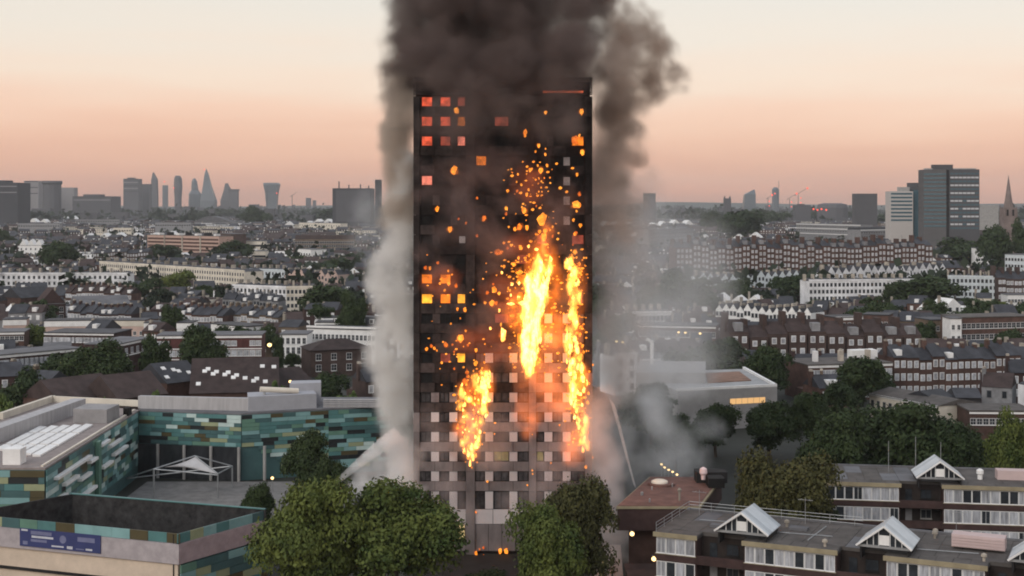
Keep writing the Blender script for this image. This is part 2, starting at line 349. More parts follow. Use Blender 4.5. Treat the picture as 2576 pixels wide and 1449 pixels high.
for k in range(20):
    vc = 1198 - 49.6 * k; vt, vb = vc - 12.5, vc + 12.5
    for bay in range(3):
        burnt = k > (4, 6, 8)[bay]; lev = k - (2, 4, 6)[bay]
        mat = CLAD if lev <= 0 else SCOR if lev <= 3 else CHAR
        b0, b1 = BAYS[bay]
        # the cladding panels under the windows, split where they are jointed
        cuts = [b0, INT[bay][1][0] + 10, INT[bay][3][0] + 10, b1]
        for a, b in zip(cuts, cuts[1:]):
            mm = mat
            if rt.random() < .25 and lev > 0: mm = CHAR if mat is SCOR else SCOR
            if not (burnt and rt.random() < .10): slab('cladding_panel', a, b, vb, vb + 24.6, -.12 + rt.uniform(-.015, .015), .0, mm)
        if not burnt:
            for a, b, t in INT[bay]:
                if t == 'p': slab('insulating_panel', a, b, vt, vb, -.05, .12, WPAN if not (bay == 0 and k > 3) else WSM)
                else:
                    gm_ = TWIN
                    if (k, bay, a) in ((1, 1, 1242), (1, 2, 1350)): gm_ = GL['g']
                    put('window', tower_window(tx(b) - tx(a) - .05, tz(vt) - tz(vb) - .02, gm_), tower, (tx(a) + .025, 0, tz(vb) + .01))
        else:
            gl = GLOWS.get((k, bay), '...')
            prev = b0
            for j, (a, b) in enumerate(BUR[bay]):
                if a > prev: slab('pier', prev, a, vt, vb, -.02, .12, CHAR if rt.random() < .8 else SCOR, gap=.01)
                prev = b
                if gl[j] != '.': put('burning_window', tower_window(tx(b) - tx(a) - .03, tz(vt) - tz(vb) - .02, GL[gl[j]]), tower, (tx(a) + .015, 0, tz(vb) + .01))
                else: put('burnt_window', tower_window(tx(b) - tx(a) - .03, tz(vt) - tz(vb) - .02, mt['black']), tower, (tx(a) + .015, 0, tz(vb) + .01))
            if b1 > prev: slab('pier', prev, b1, vt, vb, -.02, .12, CHAR, gap=.01)
    for j, (a, b) in enumerate(COLS):
        lev = k - (3, 3, 5, 5)[j]; mat = CLAD if lev <= 0 else SCOR if lev < 4 else CHAR
        slab('column_cladding', a, b, vt, vb + 24.6, -.38, 0, mat, gap=.02)
for a in (406, 456, 505, 555): slab('insulating_panel', 1417, 1434, a - 11, a + 11, -.06, -.021, M('heat_bleached_panel', (.42, .40, .40), var=.3, scale=1))
slab('insulating_panel', 1155, 1171, 594, 612, -.06, -.021, bpy.data.materials['heat_bleached_panel'])
# podium: tall windows between white panels, a white band, a grey base with two lit rooms
for j, (a, b) in enumerate(COLS): slab('column_cladding', a, b, 1235, 1394, -.38, 0, CLAD, gap=.02)
for bay in range(3):
    for a, b, t in INT[bay]:
        if t == 'p': slab('insulating_panel', a, b, 1236, 1280.5, -.05, .12, WPAN)
        else: put('window', tower_window(tx(b) - tx(a) - .05, tz(1236) - tz(1280), TWIN), tower, (tx(a) + .025, 0, tz(1280)))
    b0, b1 = BAYS[bay]; n = 3
    for q in range(n): slab('white_band_panel', b0 + (b1 - b0) * q / n, b0 + (b1 - b0) * (q + 1) / n, 1281, 1318, -.1, .1, WPAN)
    n = 4
    for q in range(n): slab('base_panel', b0 + (b1 - b0) * q / n, b0 + (b1 - b0) * (q + 1) / n, 1318, 1386, -.06, .1, CLAD)
for a, b, c, d in ((1103, 1127, 1321, 1351), (1149, 1170, 1319, 1360)):
    put('lit_window', tower_window(tx(b) - tx(a), tz(c) - tz(d), GL['w']), tower, (tx(a), -.30, tz(d)))
# side faces: the same storeys as plain bands
for sx_ in (0, 1):
    mb = MB(); mg = MB()
    for k in range(20):
        vc = 1198 - 49.6 * k; z0, z1 = tz(vc + 37), tz(vc + 12.5)
        x0, x1 = ((.06, .3) if sx_ == 0 else (24.77, 25.0))
        mb.box(x0, .6, z0, x1, 21.8, z1)
    part(tower, 'side_cladding', mb, CHAR, kind='stuff')

# ------------------------------------------------------------------ fire
def flamemat(name, core, edge, sc, se):
    m = bpy.data.materials.new(name); m.use_nodes = True; t = m.node_tree; t.nodes.clear(); N = t.nodes.new; L = t.links.new
    o = N('ShaderNodeOutputMaterial'); e = N('ShaderNodeEmission')
    n = N('ShaderNodeTexNoise'); n.inputs['Scale'].default_value = 1.6; n.inputs['Detail'].default_value = 3; g = N('ShaderNodeNewGeometry'); L(g.outputs['Position'], n.inputs['Vector'])
    a = N('ShaderNodeMath'); a.operation = 'MULTIPLY_ADD'; L(n.outputs[0], a.inputs[0]); a.inputs[1].default_value = 1.5; a.inputs[2].default_value = -.75
    s = N('ShaderNodeMath'); s.operation = 'ADD'; s.use_clamp = True; L(a.outputs[0], s.inputs[0]); s.inputs[1].default_value = .42
    mx = N('ShaderNodeMix'); mx.data_type = 'RGBA'; mx.inputs[6].default_value = (*core, 1); mx.inputs[7].default_value = (*edge, 1); L(s.outputs[0], mx.inputs[0])
    r = N('ShaderNodeMapRange'); r.inputs[3].default_value = sc; r.inputs[4].default_value = se; L(s.outputs[0], r.inputs[0])
    n2 = N('ShaderNodeTexNoise'); n2.inputs['Scale'].default_value = 2.6; n2.inputs['Detail'].default_value = 4; n2.inputs['Roughness'].default_value = .7; L(g.outputs['Position'], n2.inputs['Vector'])
    al = N('ShaderNodeMath'); al.operation = 'MULTIPLY_ADD'; L(n2.outputs[0], al.inputs[0]); al.inputs[1].default_value = 4.2; al.inputs[2].default_value = -1.35; al.use_clamp = True
    tr = N('ShaderNodeBsdfTransparent'); ms = N('ShaderNodeMixShader'); L(al.outputs[0], ms.inputs[0]); L(tr.outputs[0], ms.inputs[1]); L(e.outputs[0], ms.inputs[2])
    L(mx.outputs[2], e.inputs[0]); L(r.outputs[0], e.inputs[1]); L(ms.outputs[0], o.inputs[0]); return m
FHOT = flamemat('flame_white_hot', (1, .62, .16), (1, .25, .015), 5.0, 1.8); FMID = flamemat('flame_yellow', (1, .40, .045), (1, .15, .008), 2.3, 1.0); FLOW = flamemat('flame_orange', (1, .24, .03), (.9, .08, .006), 1.25, .6)
def tongue_mesh(seed, mat):
    r = random.Random(seed); mb = MB(); n = 7; rings = 7; ph = r.random() * 6; i0 = 0
    for a in range(rings):
        t = a / (rings - 1); rad = .5 * (math.sin(math.pi * min(1, t * 1.15 + .12)) ** .8) * (1 - t * .75) + .01
        ox, oy = .22 * math.sin(ph + t * 5) * t, .12 * math.cos(ph + t * 4) * t
        for j in range(n):
            q = 2 * math.pi * j / n; rr = rad * (1 + r.uniform(-.3, .3)); mb.v.append((ox + rr * math.cos(q), oy + .5 * rr * math.sin(q), t))
    for a in range(rings - 1):
        for j in range(n):
            k = (j + 1) % n; mb.f.append((a * n + j, a * n + k, (a + 1) * n + k, (a + 1) * n + j)); mb.m.append(0)
    mb.f.append(tuple(range(n - 1, -1, -1))); mb.m.append(0)
    me = mb.mesh('flame_tongue', mat)
    me.polygons.foreach_set('use_smooth', [True] * len(me.polygons)); return me
def ember_mesh(seed, mat):
    bm = bmesh.new(); bmesh.ops.create_icosphere(bm, subdivisions=2, radius=.5); off = Vector((seed * 3.1, 1.7, 4.4))
    for q in bm.verts:
        d = q.co.normalized(); k = 1 + .75 * mnoise.fractal(d * 1.7 + off, .9, 2.1, 3); q.co = d * .5 * max(.25, k) * (1.25 if d.z > .5 else 1); q.co.z += .5
    me = bpy.data.meshes.new('flame'); bm.to_mesh(me); bm.free(); me.materials.append(mat); me.polygons.foreach_set('use_smooth', [True] * len(me.polygons)); return me
TONG = {k: [tongue_mesh(s + 10 * i, m) for s in range(3)] for i, (k, m) in enumerate((('h', FHOT), ('m', FMID), ('l', FLOW)))}
EMB = {k: [ember_mesh(s + 20 * i, m) for s in range(5)] for i, (k, m) in enumerate((('h', FHOT), ('m', FMID), ('l', FLOW)))}
rf = random.Random(21)
def tongue(root, u, v, w, h, k, y=None):
    y = rf.uniform(-.9, -.25) if y is None else y
    p = Vector((tx(u), y, tz(v + h / 2)))
    return put('flame_tongue', rf.choice(TONG[k]), root, p, rf.uniform(-.4, .4), (w * TS, max(.35, w * TS * .6), h * TS))
def interp(prof, v):
    for (v0, a0, b0), (v1, a1, b1) in zip(prof, prof[1:]):
        if v0 <= v <= v1:
            t = (v - v0) / (v1 - v0); return a0 + (a1 - a0) * t, b0 + (b1 - b0) * t
    return None
def fire_thing(label): return thing('fire', label, 'fire', tower.location, 0, None)
FA = fire_thing('tallest white-hot fire, running up the middle column of the tower')
PA = [(650, 1350, 1366), (690, 1328, 1384), (740, 1318, 1376), (800, 1312, 1366), (850, 1310, 1362), (900, 1314, 1350), (932, 1322, 1340)]
v = 655
while v < 932:
    a, b = interp(PA, v); hot = 1 if 690 < v < 915 else .35
    for q in range(3):
        u = rf.uniform(a + 2, b - 2)
        if 700 < v < 800 and 1333 < u < 1341: continue
        tongue(FA, u, v, rf.uniform(5, 12), rf.uniform(14, 38), 'h' if rf.random() < hot else 'm')
    v += rf.uniform(5, 8)
for u0, v0, u1, v1, n in ((1383, 672, 1345, 800, 14), (1325, 690, 1322, 915, 16), (1350, 780, 1332, 920, 10)):
    for i in range(n):
        t = (i + .5) / n; tongue(FA, u0 + (u1 - u0) * t + rf.uniform(-3, 3), v0 + (v1 - v0) * t, rf.uniform(7, 12), rf.uniform(18, 34), 'h')
FB = fire_thing('long ragged fire burning down the corner bay nearest the water jet in the smoke')
PB = [(640, 1412, 1442), (690, 1424, 1462), (740, 1428, 1462), (790, 1422, 1456), (850, 1420, 1452), (890, 1420, 1464), (950, 1428, 1480), (1010, 1430, 1484), (1060, 1448, 1482), (1130, 1460, 1482)]
v = 645
while v < 1128:
    a, b = interp(PB, v); hot = .75 if (840 < v < 880 or 915 < v < 1020 or 1040 < v < 1070) else .25
    for q in range(2 if hot > .5 else 1):
        tongue(FB, rf.uniform(a + 3, b - 3), v, rf.uniform(5, 12), rf.uniform(10, 30), 'h' if rf.random() < hot else rf.choice('mml'))
    v += rf.uniform(4.5, 8)
for (u, v) in ((1385, 648), (1425, 655), (1432, 670), (1436, 690), (1447, 712), (1440, 745), (1466, 1126), (1470, 1108), (1452, 985), (1440, 905), (1445, 935)): tongue(FB, u, v, rf.uniform(8, 14), rf.uniform(10, 20), 'h')
FC = fire_thing('speckled fire spreading down both sides of the dark column low on the tower')
PC = [(925, 1170, 1232), (960, 1158, 1240), (1000, 1148, 1242), (1050, 1146, 1226), (1100, 1152, 1210), (1150, 1172, 1200)]
for i in range(170):
    v = 928 + 222 * rf.random() ** .9; a, b = interp(PC, v); u = rf.uniform(a, b)
    if abs(u - 1184) < 4 and v > 960: continue
    s = rf.uniform(4, 9); tongue(FC, u, v, s * rf.uniform(.7, 1.4), s * rf.uniform(.9, 2.2), rf.choice('hmml' if u < 1205 else 'hhmm'))
for i in range(16): tongue(FC, rf.uniform(1208, 1232), rf.uniform(945, 1010), rf.uniform(6, 11), rf.uniform(14, 28), 'h')
for u, v in ((1178, 1135), (1190, 1145), (1186, 1120), (1182, 1160), (1196, 1115)): tongue(FC, u, v, 9, 24, 'h')
HALO = []
def spots(label, pts, group):
    pts = sorted(pts, key=lambda q: q[1]); lab0 = label
    for i_, (u, v, w, h, k) in enumerate(pts):
        if group: label = lab0 + ', ' + nth(i_ + 1) + ' from the top'
        HALO.append((u, v, w)); w *= .60; h *= .66
        o = put('flame', rf.choice(EMB[k]), None, tower.location + Vector((tx(u), rf.uniform(-.6, -.2), tz(v + h / 2))), rf.uniform(-.4, .4), (w * TS, max(.3, w * TS * .6), h * TS))
        props(o, label, 'flame', group)
def one(label, u, v, w, h, k): spots(label, [(u, v, w, h, k)], None)
def c1(x, y): return (1500 + x / 2.22875) * .67083, (250 + y / 2.22875) * .67083
def c2(x, y): return (1500 + x / 2.22875) * .67083, (850 + y / 2.22875) * .67083
one('yellow flame between two rows of red glowing rooms under the roof', *c1(475, 370), 22, 20, 'm')
one('small flame high on the corner bay, above the black burnt-out storey', *c1(1515, 382), 16, 22, 'm')
one('lone bright spark under the burning parapet', *c1(1217, 385), 12, 11, 'm')
one('crooked small flame above the scattered flames of the middle bays', *c1(1047, 555), 13, 24, 'm')
one('yellow flame above the single pink glowing room', *c1(455, 865), 24, 26, 'm')
one('orange flame filling a corner window high on the tower', *c1(1465, 620), 26, 30, 'l')
one('orange flame beside a corner opening, one storey under the filled window', *c1(1522, 722), 16, 18, 'm')
one('small flame in the outer bay above the bleached panel', *c1(315, 1188), 14, 16, 'm')
one('orange flame just above the bleached white panel in the outer bay', *c1(418, 1365), 18, 18, 'm')
one('wedge-shaped orange flame beside the first dark column', *c1(700, 1268), 18, 18, 'l')
one('bright round flame where the middle flames thicken into a column', *c1(1192, 1275), 34, 36, 'm')
one('yellow flames across a window of the corner bay, above the long corner fire', *c1(1478, 1155), 40, 24, 'm')
one('slanted orange flame reaching out from the middle column', *c2(825, 212), 34, 18, 'l')
one('hook-shaped flame standing between the speckled fire and the middle fire', *c2(862, 910), 20, 44, 'h')
one('flame on a window head above the yellow glowing room', *c2(505, 935), 24, 26, 'm')
pts = []
for x, y, w in ((1158, 665, 22), (1133, 710, 12), (1215, 735, 18), (1215, 688, 10), (1150, 830, 13), (1228, 828, 18), (1085, 868, 20), (1175, 872, 30), (985, 902, 14), (1205, 932, 10), (1015, 988, 16), (898, 1040, 18), (978, 1040, 16), (1075, 1030, 16), (1058, 1072, 20), (1160, 1045, 12), (1180, 1012, 10), (890, 1185, 24), (888, 1232, 18), (1035, 1205, 34), (1018, 1175, 12), (1138, 1165, 12), (1175, 1180, 14), (1000, 1340, 34), (960, 1360, 22), (1060, 1350, 26), (908, 1340, 12), (1275, 1340, 14), (1210, 1375, 26), (1135, 1400, 14), (1200, 1430, 40), (1275, 1420, 16), (1165, 1380, 22)):
    u, v = c1(x, y); pts.append((u, v, w * .55, w * .6, rf.choice('mmlm')))
for x, y, w in ((930, 155, 22), (900, 180, 18), (1010, 180, 30), (1075, 165, 18), (1078, 240, 16), (1078, 295, 16), (990, 262, 16), (950, 318, 30), (1140, 190, 24), (1215, 150, 36), (1225, 240, 34), (1160, 310, 30), (1000, 382, 50), (850, 385, 14), (868, 335, 14), (935, 480, 20), (995, 475, 16), (905, 518, 12), (925, 572, 12), (990, 590, 20), (930, 645, 52), (1020, 640, 50), (940, 745, 40), (965, 815, 50), (830, 700, 14), (845, 815, 12), (755, 850, 16), (1195, 848, 40), (1260, 930, 22), (1010, 560, 26), (1045, 480, 26)):
    u, v = c2(x, y); pts.append((u, v, w * .55, rf.uniform(8, 13), rf.choice('mlmh')))
spots('small flame among those feeding into the middle fire', pts, 'scattered flames of the middle bays')
pts = []
for x, y, w in ((730, 550, 22), (790, 525, 34), (830, 555, 18), (710, 638, 18), (770, 635, 30), (805, 640, 24), (780, 480, 14)):
    u, v = c2(x, y); pts.append((u, v, w * .6, w * .55, rf.choice('mml')))
spots('yellow flame between the orange rooms and the middle fire', pts, 'flames between the outer bay and the middle fire')
pts = [(*c2(x, y), w * .5, w * .55, rf.choice('mml')) for x, y, w in ((215, 345, 24), (250, 350, 20), (335, 475, 16), (405, 480, 22), (470, 495, 24), (375, 530, 16), (480, 690, 18), (545, 695, 28), (405, 370, 14))]
spots('small flame licking round the orange glowing rooms', pts, 'flames round the orange rooms')
pts = [(*c2(x, y), w * .5, w * .5, rf.choice('mml')) for x, y, w in ((225, 1020, 22), (265, 995, 22), (290, 1015, 22), (310, 1035, 14), (385, 985, 34), (440, 985, 16), (550, 870, 16), (568, 992, 16), (455, 1045, 16), (350, 1135, 18), (635, 1035, 24), (635, 1138, 30), (705, 1132, 16), (455, 1185, 16), (680, 1215, 36), (545, 1290, 40), (630, 1300, 30))]
spots('small flame on the window heads above the speckled fire', pts, 'flames above the speckled fire')
pts = [(*c1(x, y), w * .5, w * .55, rf.choice('mml')) for x, y, w in ((1478, 905, 20), (1498, 1068, 26), (1475, 1208, 16), (1450, 1282, 18), (1505, 1328, 24), (1468, 1395, 24), (1500, 575, 16))]
pts += [(*c2(x, y), w * .5, w * .6, rf.choice('mml')) for x, y, w in ((1460, 60, 20), (1445, 150, 12), (1460, 215, 30), (1500, 310, 20), (1505, 385, 22), (1450, 480, 44), (1510, 550, 16), (1435, 595, 12), (1505, 640, 20), (1520, 840, 22), (1505, 900, 20), (1520, 1000, 20), (1535, 1050, 18), (1610, 1155, 14), (1580, 1210, 14), (1580, 1310, 14), (1575, 1390, 18))]
spots('small flame in the corner bay near the long ragged fire', pts, 'small flames of the corner bay')
pts = [(*c1(x, y), w * .5, w * .5, 'l') for x, y, w in ((645, 1100, 18), (490, 1275, 14), (553, 1308, 16), (645, 1415, 18), (318, 1640, 20))]
spots('tiny flame scattered on the black storeys of the outer bay', pts, 'tiny flames of the outer bay')
def c3(x, y): return (1500 + x / 1.90625) * .67083, (1400 + y / 1.90625) * .67083
pts = [(*c3(x, y), w * .4, w * .4, 'm') for x, y, w in ((515, 670, 18), (472, 632, 14), (552, 632, 13), (625, 770, 18), (910, 798, 15), (945, 690, 13), (948, 715, 13), (1330, 665, 26), (1375, 600, 18), (1140, 365, 14), (1078, 640, 12), (945, 435, 12), (543, 990, 18))]
spots('burning scrap falling past the unburnt lower storeys', pts, 'burning scraps in the air')
pts = [(*c3(x, y), w * .5, w * .55, k) for x, y, w, k in ((545, 1280, 24, 'm'), (597, 1245, 16, 'l'), (715, 1272, 30, 'm'), (760, 1268, 34, 'm'), (597, 1300, 12, 'l'), (570, 1255, 12, 'l'))]
spots('small fire burning on fallen debris at the foot of the tower', pts, 'fires at the foot of the tower')
# the finest embers, past counting, all over the burning middle and corner bays
bm = bmesh.new(); re2 = random.Random(44); n_ = 0
while n_ < 620:
    v = re2.uniform(400, 1120); k = re2.random()
    if k < .5: u = re2.gauss(1345, 16 + 26 * (v < 930)); ok = v < 940
    elif k < .8: u = re2.gauss(1452, 15); ok = v > 620
    elif k < .92: u = re2.gauss(1190, 26); ok = v > 850
    else: u = re2.uniform(1070, 1330); ok = v > 600 and v < 900
    if not ok or not (1052 < u < 1486) or (v < 640 and re2.random() < .55): continue
    s_ = re2.uniform(1.3, 3.4) * TS; bmesh.ops.create_icosphere(bm, subdivisions=1, radius=s_, matrix=Matrix.Translation((tx(u), re2.uniform(-.8, -.15), tz(v))) @ Matrix.Diagonal((re2.uniform(.7, 1.8), .7, re2.uniform(.6, 1.2), 1))); n_ += 1
me = bpy.data.meshes.new('embers'); bm.to_mesh(me); bm.free(); me.materials.append(FMID); put('embers', me, None, tower.location, kind='stuff')
# glowing gas in front of the burning bays is built with the smoke, further down
# ------------------------------------------------------------------ shared building helpers
_win = {}
def win_mesh(w, h, glass, fr, style='cross'):
    key = (round(w, 2), round(h, 2), glass.name, fr.name, style)
    if key not in _win:
        m = MB(); f = min(.08, w * .08)
        m.box(-w / 2, -.04, 0, w / 2, .06, h, 0)
        gx = [(-w / 2 + f, -f / 3), (f / 3, w / 2 - f)] if style != 'one' else [(-w / 2 + f, w / 2 - f)]
        gz = [(f, h * .5 - f / 3), (h * .5 + f / 3, h - f)] if style == 'cross' else [(f, h - f)]
        for a, b in gx:
            for c, d in gz: m.box(a, -.055, c, b, -.038, d, 1)
        m.box(-w / 2 - .06, -.16, -.1, w / 2 + .06, .04, 0, 0)
        _win[key] = m.mesh('window', [fr, glass])
    return _win[key]
def window(root, x, z, w, h, glass=None, fr=None, style='cross', y=0.0, rz=0.0, name='window'):
    return put(name, win_mesh(w, h, glass or mt['glass'], fr or mt['frame'], style), root, (x, y, z), rz)
PANELC = [M('cladding_' + n, c, rough=.45, var=.14, scale=.4, spec=.35) for n, c in (('teal', (.085, .20, .20)), ('deep_teal', (.06, .125, .13)), ('aqua', (.21, .37, .375)), ('lime', (.30, .33, .20)),
          ('olive_brown', (.085, .070, .035)), ('green', (.12, .235, .18)), ('pale_aqua', (.50, .62, .60)), ('dark_pane', (.02, .024, .026)))]
rp = random.Random(3)
def cladding(root, A, B, z0, z1, rowh, wts, lo=1.6, hi=3.6, out=.10, bottom=None, skip=0.0):
    """coloured cladding planks, each its own piece, along the wall from A to B"""
    A = Vector((A[0], A[1], 0)); B = Vector((B[0], B[1], 0)); d = (B - A); Lh = d.length; d /= Lh; rz = math.atan2(d.y, d.x); nrm = Vector((d.y, -d.x, 0))
    z = z1; r = 0
    while z - rowh > z0 - .01:
        x = 0.0
        while x < Lh - .05:
            w = min(rp.uniform(lo, hi), Lh - x)
            if Lh - x - w < .6: w = Lh - x
            zb = bottom(x / Lh) if bottom else -9
            if z - rowh >= zb and rp.random() > skip:
                m = rp.choices(PANELC, wts)[0]; t = .06 if m.name.endswith('pane') else .11 + rp.uniform(0, .05)
                p = A + d * (x + .02) + nrm * (out + t) - root.location
                put('cladding_panel', unit(m, 'cladding_panel'), root, (p.x, p.y, z - rowh + .02), rz, (w - .04, t, rowh - .04))
            x += w
        z -= rowh; r += 1
def wallbox(mb, A, B, th, z0, z1, m=0):
    """a straight wall from A to B, th metres deep behind its front"""
    A = Vector((A[0], A[1])); B = Vector((B[0], B[1])); d = (B - A).normalized(); n = Vector((-d.y, d.x)) * th
    return mb.prism([A, B, B + n, A + n], z0, z1, m)

# ------------------------------------------------------------------ the teal clad school
sch = thing('school_building', 'school clad in teal, aqua and lime planks round an open court', 'school', (-57, 222, 0))
o = sch.location
def loc2(p): return (p[0] - o.x, p[1] - o.y)
def spart(name, fn, mats, kind=None, label=None):
    mb = MB(); fn(mb); mb.v = [(x - o.x, y - o.y, z) for x, y, z in mb.v]; return part(sch, name, mb, mats, kind, label)
take(-100, -18, 166, 272)
rA, rB, rC, rD = (-67.6, 251.5), (-48.0, 247.0), (-33.4, 253.0), (-22.5, 256.5)
SW = M('school_grey_render', (.30, .29, .295), var=.18, scale=.4); SL = M('school_lilac_blockwork', (.40, .36, .375), var=.16, scale=.9)
SCR = M('school_ribbed_screen', (.42, .41, .42), var=.16, scale=1.4, stretch=(1, 1, .08)); SC = M('school_cream_wall', (.62, .51, .41), var=.1)
spart('wall', lambda m: m.prism([rA, rB, rC, rD, (-22.5, 268), (-67.6, 268)], 0, 11.65), [PANELC[1]])
spart('roof', lambda m: m.prism([rA, rB, rC, rD, (-22.5, 268), (-67.6, 268)], 11.66, 11.95), [mt['lead']])
spart('roof_screen', lambda m: wallbox(m, (-68, 253), (-46.5, 249.6), 1.2, 11.96, 14.2), [SCR])
spart('plant_enclosure', lambda m: m.prism([(-47.2, 249.0), (-35.6, 253.4), (-37, 259), (-48.5, 255)], 11.96, 14.6), [M('school_grey_cladding', (.38, .385, .42), var=.08)])
spart('plant_enclosure', lambda m: m.prism([(-41, 256.5), (-35.4, 258), (-36, 262), (-41.5, 261)], 11.96, 16.0), [bpy.data.materials['school_grey_cladding']])
spart('duct', lambda m: m.tube((-45.6, 251.8, 15.6), (-39.0, 254.0, 15.0), .5, .5, 12), [mt['cream']])
spart('duct_support', lambda m: m.box(-45, 251.7, 14.6, -44.7, 252.4, 15.2), [mt['metal']])
spart('roof_louvre', lambda m: [m.box(-34.5, 254.2 + i * .02, 11.97 + i * .32, -22.8, 254.9, 12.14 + i * .32) for i in range(5)], [SCR])
spart('glazed_wall', lambda m: (wallbox(m, (-67.4, 250.6), (-48.2, 246.3), .3, 0, 6.0)), [M('school_dark_glazing', (.028, .03, .034), rough=.2, var=.6, scale=.5, spec=.5, stretch=(1, 1, .3))])
for x, y in ((-63.5, 249.4), (-58.5, 248.2), (-53.5, 247.2), (-48.3, 246.0), (-44.0, 247.4)): spart('column', lambda m: m.tube((x, y, 0), (x, y, 6.1), .28, .28, 10), [mt['concrete']])
WT = (26, 18, 18, 9, 11, 13, 8, 9)
cladding(sch, rA, rB, 5.9, 11.6, .70, WT)
cladding(sch, rB, rC, 1.0, 11.6, .70, (22, 16, 20, 9, 10, 12, 9, 13), bottom=lambda t: 6.0 - 3.4 * min(1, t / .42) if t < .42 else 1.0)
cladding(sch, rC, rD, 1.0, 11.6, .75, (18, 18, 22, 9, 10, 10, 10, 14))
# the long wing on the west side
lN, lF = (-65.7, 195.8), (-67.4, 251.3)
spart('wall', lambda m: m.prism([(-112, 197.5), lN, lF, (-86.5, 262), (-88, 240), (-92, 214)], 0, 11.65), [PANELC[1]])
spart('roof', lambda m: m.prism([(-112, 197.5), lN, lF, (-86.5, 262), (-88, 240), (-92, 214)], 11.66, 11.95), [M('school_gravel_roof', (.27, .23, .22), var=.2, scale=.8)])
spart('roof_screen', lambda m: m.prism([(-83.5, 204), (-80.9, 204), (-76.6, 250), (-79, 250)], 11.96, 14.2), [SCR])
spart('roof_edge', lambda m: m.prism([(-88.6, 240), (-87.8, 240), (-86.0, 262), (-86.8, 262)], 11.96, 13.1), [mt['cream']])
spart('roof_edge', lambda m: wallbox(m, (-86.5, 261), (-68, 255), .5, 11.96, 13.1), [mt['cream']])
spart('roof_edge', lambda m: wallbox(m, (-66.2, 196.5), (-67.8, 250.5), .35, 11.96, 12.2), [mt['cream']])
spart('stair_head', lambda m: m.prism([(-74.6, 236.5), (-68.6, 235.5), (-68.3, 242), (-74.2, 243)], 11.96, 14.3), [SW])
spart('roof_unit', lambda m: m.box(-72.5, 198, 11.96, -70, 200.5, 14.2), [mt['white']])
spart('roof_unit', lambda m: m.box(-68.2, 244, 11.96, -67.2, 246, 13.3), [mt['black']])
for i in range(5):
    x = -69.2 - i * 1.75
    for a, b in ((204.5 + i * 1.2, 213), (213.7, 224), (224.7, 233 - i * .6)):
        mb = MB(); xo = -.03 * (a - 200)
        mb.poly([(x + xo, a, 11.96), (x + xo - 1.15, a, 11.96), (x + xo - 1.15 - .03 * (b - a), b, 11.96), (x + xo - .03 * (b - a), b, 11.96), (x + xo, a, 12.22), (x + xo - 1.15, a, 12.36), (x + xo - 1.15 - .03 * (b - a), b, 12.36), (x + xo - .03 * (b - a), b, 12.22)],
                [(0, 1, 2, 3), (4, 7, 6, 5), (0, 4, 5, 1), (1, 5, 6, 2), (2, 6, 7, 3), (3, 7, 4, 0)])
        mb.v = [(p[0] - o.x, p[1] - o.y, p[2]) for p in mb.v]; part(sch, 'rooflight', mb, mt['white'])
cladding(sch, lN, (-67.4, 249.8), 2.2, 11.6, .78, (22, 18, 16, 6, 6, 12, 14, 8), 1.8, 4.5)
for y0, y1, z in ((199, 217, 9.6), (203, 210, 7.9), (211, 217, 7.0), (216.5, 220.5, 8.7), (200.5, 209, 5.2), (210, 220, 4.3), (222.5, 228, 10.2), (229, 236, 9.0), (231, 240, 7.2), (224, 230, 6.4), (198, 204, 6.4)):
    x = lambda y: -65.7 - 1.7 * (y - 195.8) / 55.5
    spart('sun_shade', lambda m: m.prism([(x(y0) + .25, y0), (x(y0) + .95, y0), (x(y1) + .95, y1), (x(y1) + .25, y1)], z, z + .42), [mt['white']])
spart('corner_pilaster', lambda m: m.prism([(-66.2, 221.0), (-65.6, 221.0), (-65.7, 222.8), (-66.3, 222.8)], 1, 11.3), [PANELC[5]])
cladding(sch, (-112, 197.5), lN, 0.5, 11.6, .95, (24, 20, 14, 10, 16, 12, 3, 6), 2.2, 5)
# the open-topped games court in front
kA, kB, kC, kD = (-70.5, 179.6), (-40.4, 168.7), (-32.1, 181.8), (-60.5, 191.6)
spart('court_wall', lambda m: wallbox(m, kA, kB, .6, 5.35, 7.8), [SL]); spart('court_wall', lambda m: wallbox(m, kB, kC, .6, 5.35, 7.8), [M('school_pinkish_blockwork', (.38, .30, .315), var=.16, scale=.9)])
spart('base_wall', lambda m: wallbox(m, (kA[0], kA[1] + .35), (kB[0] - .2, kB[1] + .35), .6, 0, 5.25), [SC]); spart('base_wall', lambda m: wallbox(m, (kB[0] - .35, kB[1] + .5), (kC[0] - .35, kC[1] + .2), .6, 0, 5.25), [PANELC[1]])
MESH = M('court_dark_netting', (.034, .033, .034), var=.6, scale=.9, rough=.9)
spart('court_netting', lambda m: (wallbox(m, kC, kD, .3, 3.0, 9.2), wallbox(m, kD, kA, .3, 3.0, 9.2)), [MESH])
spart('court_floor', lambda m: m.prism([kA, kB, kC, kD], 2.6, 2.9), [mt['dark']])
spart('court_inner_wall', lambda m: (wallbox(m, (kA[0] + .3, kA[1] + .6), (kB[0] - .2, kB[1] + .7), .1, 3, 8.9), wallbox(m, (kB[0] - .75, kB[1] + .4), (kC[0] - .75, kC[1] + .2), .1, 3, 8.9)), [MESH])
spart('coping', lambda m: wallbox(m, kC, kD, .4, 9.21, 9.34), [PANELC[0]])
cladding(sch, (kA[0], kA[1]), (kB[0], kB[1]), 7.8, 9.05, 1.22, (16, 12, 30, 24, 16, 8, 0, 0), 2.6, 2.9, out=-.32)
cladding(sch, (kB[0], kB[1]), (kC[0], kC[1]), 7.8, 9.05, 1.22, (16, 12, 22, 28, 20, 8, 0, 0), 2.0, 2.4, out=-.32)
cladding(sch, (kB[0] + .1, kB[1] + .2), (kC[0] + .1, kC[1]), 0.2, 5.2, 1.0, (18, 20, 8, 22, 20, 10, 0, 2), 2.0, 3.5, out=.0)
